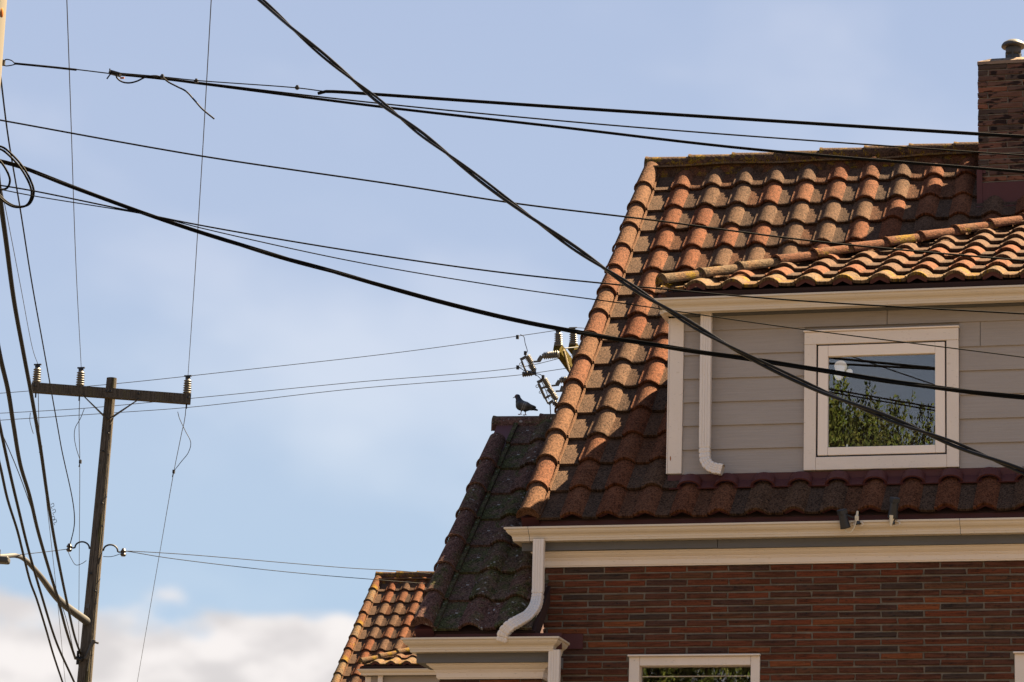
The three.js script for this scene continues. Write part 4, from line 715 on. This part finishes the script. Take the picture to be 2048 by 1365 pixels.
{ // street lamp on its own arm, bolted to the same pole
  const s = thing('street_lamp', 'street lamp head on a long curved grey arm fixed to the wooden pole', 'street lamp');
  const pts = [onPole(1248), at(120, 1203, 46.2), at(75, 1147, 45), at(48, 1119, 44.4), at(30, 1112, 44), at(10, 1113, 43.6), at(-8, 1114, 43.2)];
  const c = new THREE.CatmullRomCurve3(pts, false, 'centripetal'), g = new THREE.TubeGeometry(c, 60, 1, 12), q = g.attributes.position; for (let i = 0; i <= 60; i++) { const o = c.getPointAt(i / 60), r = lerp(0.062, 0.032, Math.min(1, i / 45)); for (let j = 0; j <= 12; j++) { const k = i * 13 + j; q.setXYZ(k, o.x + (q.getX(k) - o.x) * r, o.y + (q.getY(k) - o.y) * r, o.z + (q.getZ(k) - o.z) * r); } }
  mesh('arm', g, M.galv, s);
  const h = at(-28, 1119, 42.8), b = new RoundedBoxGeometry(0.62, 0.09, 0.22, 2, 0.03); b.rotateY(0.27); b.rotateZ(-0.03); mesh('lamp_housing', b, M.galv, s, h.x, h.y, h.z); const e = new RoundedBoxGeometry(0.30, 0.06, 0.18, 2, 0.02); e.rotateY(0.27); mesh('lens', e, M.galv, s, h.x - 0.05, h.y - 0.06, h.z); mesh('photocell', new THREE.CylinderGeometry(0.035, 0.035, 0.09, 14), M.dark, s, h.x + 0.16, h.y + 0.08, h.z);
}
{ // steel pole just outside the left edge, where the service drops end
  const p = thing('steel_pole', 'cream painted steel pole with rust patches where overhead cables end', 'pole'), t = at(-34, -150, 18), b = at(-30, 0, 18), d = t.clone().sub(b); d.z = 0; d.normalize();
  const foot = b.clone().addScaledVector(d, -b.y / d.y), head = b.clone().addScaledVector(d, 1.6);
  mesh('shaft', rod(foot, head, 0.135, 0.117, 28), std(col(0.11, 0.098, 0.078), { map: rep(paintMap, 2, 3), roughness: 0.6 }), p);
  mesh('rust_patch', new THREE.SphereGeometry(0.03, 14, 10).scale(0.5, 1.1, 0.6).translate(b.x + 0.11, b.y - 0.09, b.z + 0.02), M.rust, p);
}
{ // second pole, mostly hidden by the roof, with fuse cut-outs and arresters
  const D = 51, q = (x, y, d = D) => at(1000 + x / 6.205, 640 + y / 6.205, d);
  const p = thing('utility_pole', 'mossy wooden pole half hidden behind the sunlit rake, crowded with insulators and cutouts', 'utility pole');
  const top = q(1010, 390, 51.3), foot = top.clone(); foot.y = 0; foot.x -= 0.15; mesh('pole', poleGeometry(foot, top, 0.2, 0.14), M.wood, p);
  const arm = (a, b, m) => mesh('crossarm', beam(a, b, 0.11, 0.15), m, p);
  arm(q(705, 335, 50.6), q(925, 640, 51.2), M.woodMossy); arm(q(890, 318, 51.6), q(1060, 540, 52), M.woodMossy);
  mesh('tie_rod', rod(q(675, 368, 50.6), q(985, 338, 51.6), 0.010), M.dark, p); mesh('drop_strap', rod(q(795, 375, 50.7), q(885, 700, 50.9), 0.012), M.cream, p);
  const up = (x, y, y2, d) => insulator('post_insulator', p, q(x, y, d), q(x - 4, y2, d), 0.072, 6, M.porcelain);
  up(727, 325, 145, 50.6); up(912, 308, 125, 51.6);
  const ins = (x0, y0, x1, y1, r, n, m = M.porcelain, d = 50.4) => insulator('fuse_insulator', p, q(x0, y0, d), q(x1, y1, d), r * 1.28, n, m, false);
  ins(735, 430, 520, 450, 0.055, 8); mesh('bracket', mergeGeometries([beam(q(520, 450, 50.4), q(478, 515, 50.4), 0.05, 0.05), beam(q(500, 515, 50.4), q(415, 522, 50.4), 0.02, 0.025)]), M.metal, p);
  ins(335, 445, 392, 545, 0.045, 5); ins(375, 545, 432, 645, 0.045, 5);
  mesh('fuse_tube', mergeGeometries([beam(q(330, 455, 50.4), q(252, 498, 50.4), 0.03, 0.04), rod(q(268, 512, 50.4), q(320, 640, 50.4), 0.016), new THREE.TorusGeometry(0.022, 0.005, 6, 14).translate(...q(258, 552, 50.4).toArray()), beam(q(318, 640, 50.4), q(420, 650, 50.4), 0.02, 0.03)]), M.metal, p);
  insulator('arrester', p, q(275, 678, 50.3), q(415, 665, 50.3), 0.05, 5, M.porcelainDark, true);
  ins(548, 735, 612, 850, 0.044, 6); ins(600, 850, 655, 915, 0.046, 4); ins(645, 915, 705, 1000, 0.046, 4);
  mesh('fuse_tube', mergeGeometries([beam(q(545, 742, 50.4), q(462, 780, 50.4), 0.03, 0.045), rod(q(480, 795, 50.4), q(560, 975, 50.4), 0.022), rod(q(560, 970, 50.4), q(600, 1045, 50.4), 0.014), beam(q(520, 850, 50.4), q(585, 825, 50.4), 0.02, 0.03), beam(q(565, 970, 50.4), q(620, 940, 50.4), 0.03, 0.03), beam(q(600, 1045, 50.4), q(660, 1005, 50.4), 0.03, 0.04), new THREE.TorusGeometry(0.022, 0.005, 6, 14).translate(...q(462, 825, 50.4).toArray()), new THREE.TorusGeometry(0.018, 0.005, 6, 14).translate(...q(500, 900, 50.4).toArray())]), M.metal, p);
  ins(925, 742, 735, 750, 0.052, 8, M.porcelain, 50.9); ins(925, 808, 785, 820, 0.052, 6, M.porcelain, 50.9);
  mesh('bracket', mergeGeometries([beam(q(740, 755, 50.8), q(705, 812, 50.8), 0.045, 0.05), beam(q(720, 812, 50.8), q(640, 820, 50.8), 0.02, 0.025), beam(q(785, 825, 50.8), q(765, 882, 50.8), 0.045, 0.05), beam(q(790, 884, 50.8), q(690, 888, 50.8), 0.02, 0.025)]), M.metal, p);
  insulator('arrester', p, q(665, 1020, 50.3), q(815, 1150, 50.3), 0.052, 7, M.porcelainDark, true);
  const J = (pts, r = 0.006) => mesh('jumper', tube(pts.map(([x, y]) => q(x, y, 50.3)), r, 30), M.wire, p);
  J([[250, 182], [295, 210], [312, 290], [335, 365], [340, 395], [315, 420]]); J([[430, 680], [470, 700], [510, 735], [535, 715]]); J([[440, 670], [500, 680], [540, 710]]); J([[622, 1045], [625, 1120], [634, 1240], [640, 1400]], 0.008); J([[220, 590], [260, 605], [310, 640]]); J([[505, 745], [560, 860], [610, 990]]);
  for (const [x, y] of [[217, 215], [220, 592], [315, 415], [535, 712]]) mesh('connector', new THREE.BoxGeometry(0.04, 0.06, 0.04).translate(...q(x, y, 50.3).toArray()), M.dark, p);
}

// ================================================================ overhead lines
function line(name, label, category, pts, r, mat = M.wire, group) { const m = mesh(numbered(name), tube(pts, r, Math.max(30, pts.length * 14), r > 0.006 ? 8 : 5), mat, scene); m.userData = { label, category }; if (group) m.userData.group = group; return m; }
const AT = (list, d0, d1) => list.map(([x, y, d]) => at(x, y, d ?? lerp(d0, d1, (x - list[0][0]) / ((list[list.length - 1][0] - list[0][0]) || 1))));
const ATY = (list, d0, d1) => list.map(([x, y, d], i) => at(x, y, d ?? 1 / lerp(1 / d0, 1 / d1, (y - list[0][1]) / (list[list.length - 1][1] - list[0][1]))));
function bundle(name, label, pts, r, turns, n, phase = 0, off = 1.0, mat = M.wire) {   // cables twisted round one another
  const o = thing(name, label, 'cable'), c = new THREE.CatmullRomCurve3(pts, false, 'centripetal');
  for (let k = 0; k < n; k++) { const q = []; for (let i = 0; i <= 160; i++) { const t = i / 160, p = c.getPointAt(t), tg = c.getTangentAt(t), s = new THREE.Vector3().crossVectors(tg, V(0, 1, 0)).normalize(), u = new THREE.Vector3().crossVectors(s, tg), a = t * turns * Math.PI * 2 + k * Math.PI * 2 / n + phase + 0.7 * Math.sin(t * 23); q.push(p.addScaledVector(s, Math.cos(a) * r * off).addScaledVector(u, Math.sin(a) * r * off)); } mesh('cable', tube(q, r * (k ? 0.8 : 1), 320, 7), mat, o); }
  return o;
}
// upper service drop: dead end, grip, splice, then three strands that part
line('guy_wire', 'thin bare wire from the dead-end thimble to the taped splice', 'wire', AT([[28, 128], [95, 133], [152, 139], [218, 147]], 18, 17.9), 0.0035);
line('wire_grip', 'dark preformed grip wrapped on the bare wire beside the thimble', 'grip', AT([[28, 127], [100, 134], [152, 139.6]], 18, 17.95), 0.0066);
{ const o = thing('dead_end', 'dead-end clevis and wire thimble at the end of the upper drop', 'clevis'); mesh('clevis', beam(at(-22, 123, 18), at(9, 126, 18), 0.03, 0.028), M.metal, o); mesh('thimble', tube(AT([[30, 128], [22, 121], [10, 119.5], [9, 131], [20, 131], [30, 128.5]], 18, 18), 0.0035, 40), M.wire, o); }
line('service_cable', 'thick lower black strand of the upper drop crossing the chimney foot', 'cable', AT([[219, 147], [330, 158], [400, 167], [740, 211], [1100, 252], [1500, 298], [2048, 344], [2600, 386]], 17.9, 15.5), 0.0078);
line('service_cable', 'thin middle black strand of the upper drop touching the ridge top', 'cable', AT([[226, 148], [330, 157], [400, 165.5], [740, 205], [1100, 240], [1400, 265], [1800, 294], [2048, 311], [2600, 347]], 17.85, 15.4), 0.0045);
line('messenger_wire', 'thin bare wire from splice to the stripped end of the top strand', 'wire', AT([[222, 145], [325, 154], [392, 161], [594, 176], [645, 182.5]], 17.8, 17.2), 0.0034);
line('service_cable', 'thick top black strand of the upper drop with a bent stripped end', 'cable', AT([[636, 187], [648, 183.4], [680, 184], [740, 188], [1100, 213], [1500, 239], [1957, 268], [2600, 307]], 17.2, 15.3), 0.0092);
line('cable_tail', 'loose black tail hanging free below the upper drop splice', 'cable', AT([[326, 156], [336, 164], [355, 174], [372, 183], [388, 200], [404, 218], [428, 238]], 17.7, 17.6), 0.0048);
line('cable_loop', 'small black slack loop under the taped splice', 'cable', AT([[232, 148], [233, 155], [242, 163], [256, 166], [272, 163], [292, 154], [312, 152], [328, 157]], 17.7, 17.7), 0.0048);
{ const o = thing('taped_splice', 'taped splice block with a stub at the start of the upper drop', 'splice'); mesh('block', beam(at(219, 144, 17.82), at(240, 150, 17.8), 0.026, 0.022), M.dark, o); mesh('stub', rod(at(221, 147, 17.8), at(213, 158, 17.8), 0.004), M.wire, o); mesh('fin', rod(at(219, 147, 17.8), at(219, 137, 17.8), 0.0045, 0.003), M.dark, o); mesh('tag', new THREE.BoxGeometry(0.022, 0.009, 0.008).translate(...at(244, 156, 17.75).toArray()), M.rust, o); }
[['small split-bolt connector where the black loop ends', 324, 153], ['small split-bolt connector just right of the loose tail', 392, 162], ['small split-bolt connector midway on the thin bare wire', 594, 175]].forEach(([l, x, y]) => { const o = thing('wire_connector', l, 'connector'), p = at(x, y, 17.6); mesh('bolt', new THREE.CylinderGeometry(0.008, 0.008, 0.024, 8).translate(p.x, p.y, p.z), M.metal, o); mesh('saddle', new THREE.BoxGeometry(0.02, 0.012, 0.018).translate(p.x, p.y - 0.002, p.z), M.dark, o); });
line('overhead_wire', 'single thin black wire crossing the tile slope midway', 'wire', AT([[-20, 237], [30, 246], [400, 312], [800, 371], [1030, 407], [1300, 440], [1640, 484], [2048, 522], [2600, 572]], 18, 16), 0.0052);
bundle('cable_bundle', 'heavy black cable pair sagging from coil across rake and dormer window', AT([[-18, 318], [30, 331], [150, 376], [330, 441], [500, 496], [700, 553], [900, 609], [1080, 651], [1340, 695], [1500, 718], [1650, 742], [1800, 766], [2048, 796], [2600, 852]], 18, 14), 0.0073, 2.6, 3, 0.4, 0.9);
line('overhead_wire', 'upper of two thin wires under the heavy pair, crossing the dormer gutter', 'wire', AT([[-20, 368], [60, 381], [250, 420], [390, 449], [700, 502], [1000, 545], [1300, 576], [1560, 599], [2048, 628], [2600, 655]], 17.8, 15.5), 0.0046);
line('overhead_wire', 'lower of two thin wires under the heavy pair, crossing the window head', 'wire', AT([[-20, 375], [60, 391], [310, 433], [400, 456], [700, 522], [1000, 573], [1280, 612], [1560, 653], [2048, 715], [2600, 788]], 17.7, 15.5), 0.0033);
bundle('twisted_drop', 'steep twisted black service drop descending from sky past the dormer window', AT([[330, -160, 11.4], [520, -2, 11.2], [600, 71, 11], [740, 188, 10.8], [900, 312, 10.5], [1020, 404, 10.3], [1150, 497, 10.1], [1300, 597, 9.9], [1450, 688, 9.7], [1620, 772, 9.5], [1750, 826, 9.3], [1900, 885, 9.1], [2048, 944, 8.9], [2400, 1090, 8.5]], 11, 9), 0.0056, 7, 2, 0, 0.95, M.wireGloss);
{ const o = thing('cable_coil', 'coil of spare black cable hung at the steel pole', 'cable'); for (const [dx, dy, s] of [[0, 0, 1], [-3, 3, 0.97], [-30, -12, 0.62]]) mesh('turn', tube([[0, 293], [30, 316], [55, 350], [67, 385], [57, 409], [32, 413], [8, 400], [-14, 372], [-26, 330], [-16, 298]].map(([x, y]) => at((x - 20) * s + 20 + dx, (y - 355) * s + 355 + dy, 17.85 + dx * 0.004)), 0.0062, 90, 8, true), M.wire, o); }
// lines carried by the wooden pole
const extend = (a, b, k) => b.clone().add(b.clone().sub(a).multiplyScalar(k));
for (const [k, pts, l] of [['m', [[150, 500, 36], [140, 200, 30], [133, 0, 27]], 'bare conductor rising from the insulator nearest the pole'], ['r', [[390, 540, 37], [405, 300, 31.5], [422, 0, 27]], 'bare conductor rising from the lone insulator on the long arm'], ['l', [[65, 700, 46], [38, 560, 40], [12, 426, 36], [-20, 270, 32]], 'bare conductor rising from the insulator at the outermost arm end']]) { const q = [insTop[k], ...pts.map(([x, y, d]) => at(x, y, d))], n = q.length; q.push(extend(q[n - 2], q[n - 1], 0.7)); line('conductor', l, 'wire', q, 0.0045, M.wireGrey); }
for (const [k, pts, l] of [['r', [[371, 822, 48.6], [362, 870, 50.5], [347, 945, 54], [320, 1100, 62], [274, 1365, 82], [255, 1480, 95]], 'bare conductor falling away below the lone insulator end'], ['m', [[158, 815, 48.5], [159, 925, 53], [158, 1090, 61], [157, 1240, 72], [156, 1420, 90]], 'bare conductor falling away behind the pole beside the spool'], ['l', [[76, 800, 48.2], [80, 895, 52], [92, 1000, 57], [112, 1180, 70], [135, 1420, 92]], 'bare conductor falling away behind the thick telephone cables']]) line('conductor', l, 'wire', [insTop[k], ...pts.map(([x, y, d]) => at(x, y, d))], 0.0058, M.wireGrey);
for (const [pts, l] of [[[[355, 824], [358, 836], [370, 862], [381, 886], [376, 906], [362, 924], [348, 942]], 'slack jumper looping below the lone insulator end'], [[[168, 818], [160, 838], [150, 856], [148, 874], [152, 897], [160, 922]], 'slack jumper looping below the arm beside the pole'], [[[60, 826], [59, 840], [62, 855], [66, 868]], 'short jumper hanging below the outermost arm end']]) { const d = 50.5, m = line('jumper_wire', l, 'wire', pts.map(([x, y]) => at(x, y, d)), 0.0055, M.wireGrey); }
[['connector where the slack jumper rejoins below the lone insulator', 347, 944, 54], ['connector where the slack jumper rejoins beside the pole', 160, 924, 53], ['connector on the thin wire below the outermost arm end', 81, 895, 52]].forEach(([l, x, y, d]) => { const o = thing('line_connector', l, 'connector'), p = at(x, y, d - 0.05); mesh('clamp', new THREE.BoxGeometry(0.035, 0.06, 0.04).translate(p.x, p.y, p.z), M.dark, o); mesh('screw', rod(p, p.clone().add(V(-0.02, -0.09, 0)), 0.008), M.dark, o); });
line('neutral_wire', 'dark neutral wire dropping to the spool on the wooden pole', 'wire', [...ATY([[-12, 60], [0, 150], [15, 270], [40, 420], [62, 560], [88, 705], [120, 885], [148, 1050]], 26, 46.5), insTop.sl], 0.0075);
const tele = [[[[-25, 170], [-8, 330], [0, 400], [11, 480], [27, 600], [46, 705], [62, 790], [80, 895], [95, 1000], [110, 1090], [130, 1190], [149, 1275], [164, 1318]], 18, 47.8, 0.017, 'thickest telephone cable running down to the silver clamp on pole'], [[[-30, 560], [0, 716], [15, 780], [27, 855], [40, 930], [58, 990], [75, 1062], [96, 1135], [114, 1195], [132, 1262], [150, 1318]], 22, 47.6, 0.019, 'wavy telephone cable second from the silver clamp'], [[[-25, 740], [0, 857], [20, 950], [36, 1018], [56, 1100], [82, 1190], [112, 1285], [148, 1366], [175, 1430]], 24, 44, 0.014, 'smooth telephone cable passing below the lamp arm root'], [[[-25, 840], [0, 935], [14, 998], [34, 1062], [46, 1110], [60, 1165], [72, 1197], [90, 1255], [106, 1310], [126, 1370], [150, 1440]], 25, 44, 0.0125, 'kinked telephone cable outermost from the pole']];
for (const [pts, d0, d1, r, l] of tele) line('telephone_cable', l, 'cable', ATY(pts, d0, d1), r, M.wire);
line('lashing_wire', 'thin wire threading between the telephone cables', 'wire', ATY([[2, 865], [30, 930], [56, 1000], [84, 1090], [112, 1180], [132, 1240], [146, 1300]], 30, 47.5), 0.005);
{ const o = thing('wire_ties', 'curly loose lashing wire on the thickest telephone cable', 'wire'); for (const [x, y] of [[101, 1010], [104, 1022], [102, 1036], [106, 1042]]) mesh('curl', tube([[0, 0], [5, -3], [6, 3], [1, 5], [3, 9]].map(([a, b]) => at(x + a, y + b, 36)), 0.003, 24), M.wire, o); }
for (const [pts, l] of [[[[-60, 791], [0, 787], [52, 783], [230, 768], [500, 739], [800, 705], [1040, 672], [1114, 661], [1146, 656], [1330, 676]], 'long thin line reaching the white post insulators beyond the roof'], [[[-60, 830], [0, 827], [170, 817], [385, 797], [700, 766], [1040, 735], [1150, 711], [1330, 690]], 'middle thin line crossing behind the pole toward the cutouts'], [[[-60, 845], [0, 841], [230, 826], [380, 815], [700, 779], [1043, 750], [1135, 737], [1330, 715]], 'lowest thin line crossing behind the pole toward the cutouts']]) line('cross_line', l, 'wire', AT(pts, 50.2, 51.0), 0.0052, M.wireGrey);
line('service_wire', 'upper thin wire leaving the pole spool toward the distant tiled house', 'wire', [insTop.sr, ...AT([[250, 1103], [330, 1107], [400, 1112], [700, 1137], [790, 1142], [860, 1148]], 48, 56)], 0.006);
line('service_wire', 'lower thin wire leaving the pole spool toward the distant tiled house', 'wire', [insTop.sr, ...AT([[250, 1103], [330, 1116], [500, 1137], [640, 1151], [750, 1160], [850, 1168]], 48, 56)], 0.006);
line('service_wire', 'thin wire leaving the pole spool past the lamp arm', 'wire', [insTop.sl, ...AT([[133, 1099], [40, 1110], [-60, 1119]], 47.9, 46)], 0.0055);
line('jumper_wire', 'drooping jumper between the two spools across the pole', 'wire', ATY([[134, 1100], [142, 1118], [152, 1131], [163, 1128], [172, 1122]], 47.8, 47.6), 0.005);
line('jumper_wire', 'sagging lead under the spool on the far-house side', 'wire', AT([[206, 1114], [222, 1114], [236, 1110], [250, 1104]], 47.8, 47.8), 0.005);

// lines along the far side of the street, seen only as reflections in the dormer window
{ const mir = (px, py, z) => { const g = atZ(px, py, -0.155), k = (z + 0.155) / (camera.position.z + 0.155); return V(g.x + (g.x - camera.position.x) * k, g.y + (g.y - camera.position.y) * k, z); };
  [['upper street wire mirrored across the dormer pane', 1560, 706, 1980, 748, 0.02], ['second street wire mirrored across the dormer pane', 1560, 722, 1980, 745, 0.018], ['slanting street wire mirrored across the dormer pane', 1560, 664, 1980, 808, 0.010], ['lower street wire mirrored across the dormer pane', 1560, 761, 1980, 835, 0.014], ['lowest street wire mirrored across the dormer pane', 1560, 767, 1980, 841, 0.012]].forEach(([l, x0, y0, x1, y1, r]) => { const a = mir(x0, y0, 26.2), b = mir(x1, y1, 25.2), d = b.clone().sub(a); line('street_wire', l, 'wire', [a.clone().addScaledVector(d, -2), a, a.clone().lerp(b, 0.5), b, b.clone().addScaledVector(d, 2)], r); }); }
// ================================================================ tree across the street, mirrored in the windows
{
  const t = thing('leafy_tree', 'tall leafy tree mirrored in the window panes', 'tree'), cx = -4.6, cz = 30, cy = 8.78;
  const limbs = [poleGeometry(V(cx, 0, cz), V(cx + 0.2, 6.5, cz), 0.38, 0.24)]; for (let k = 0; k < 12; k++) { const a = k / 12 * Math.PI * 2, b = V(cx + Math.cos(a) * rr(1.5, 3.4), rr(8.5, 12.5), cz + Math.sin(a) * rr(1.2, 3)); limbs.push(rod(V(cx + 0.15, rr(4.2, 6.4), cz), b, 0.12, 0.03, 7)); }
  for (const g of limbs) for (const k of Object.keys(g.attributes)) if (!['position', 'normal', 'uv'].includes(k)) g.deleteAttribute(k);
  mesh('trunk', mergeGeometries(limbs.map((g) => g.index ? g.toNonIndexed() : g)), M.bark, t);
  const leaf = new THREE.BufferGeometry(); leaf.setAttribute('position', new THREE.Float32BufferAttribute([0, 0, 0, 0.022, 0.045, 0.008, 0, 0.10, 0, -0.022, 0.045, 0.008], 3)); leaf.setIndex([0, 1, 2, 0, 2, 3]); leaf.computeVertexNormals();
  const mats = [], cols = [], q = new THREE.Quaternion(), e = new THREE.Euler(), sc = V(1, 1, 1), m4 = new THREE.Matrix4();
  for (let k = 0; k < 4300; k++) {                            // upright shoots, each a plume of leaves
    const u = k < 2700 ? rr(-1, 1) : rr(0.45, 0.95), a = k < 2700 ? rr(0, Math.PI * 2) : rr(-1.5, 0.6), w = Math.sqrt(1 - u * u), d = k < 2700 ? Math.pow(rnd(), 0.3) : rr(0.7, 0.98), x = cx + 5.0 * d * w * Math.cos(a), y = cy + 4.2 * d * u, z = cz + 4.6 * d * w * Math.sin(a), H = rr(0.6, 1.7), lx = rr(-0.5, 0.5), lz = rr(-0.5, 0.5), tint = rr(0.55, 1.35), n = Math.round(H * 62);
    for (let j = 0; j < n; j++) { const s = j / n, sp = 0.17 * (1.08 - s); e.set(rr(-0.8, 0.8) + lz, rr(0, 6.3), rr(-0.8, 0.8) - lx); q.setFromEuler(e); const f = rr(0.5, 1.05); sc.set(f, f * 1.15, f); m4.compose(V(x + lx * s * H + rr(-sp, sp), y + H * s, z + lz * s * H + rr(-sp, sp)), q, sc); mats.push(m4.clone()); cols.push(new THREE.Color().setRGB(tint * rr(0.75, 1.2), tint * rr(0.9, 1.15), 0.8 * tint)); }
  }
  const im = new THREE.InstancedMesh(leaf, M.leaf, mats.length); mats.forEach((m, i) => { im.setMatrixAt(i, m); im.setColorAt(i, cols[i]); }); im.name = 'crown'; im.userData.kind = 'stuff'; im.castShadow = im.receiveShadow = true; t.add(im);
}
renderer.render(scene, camera);
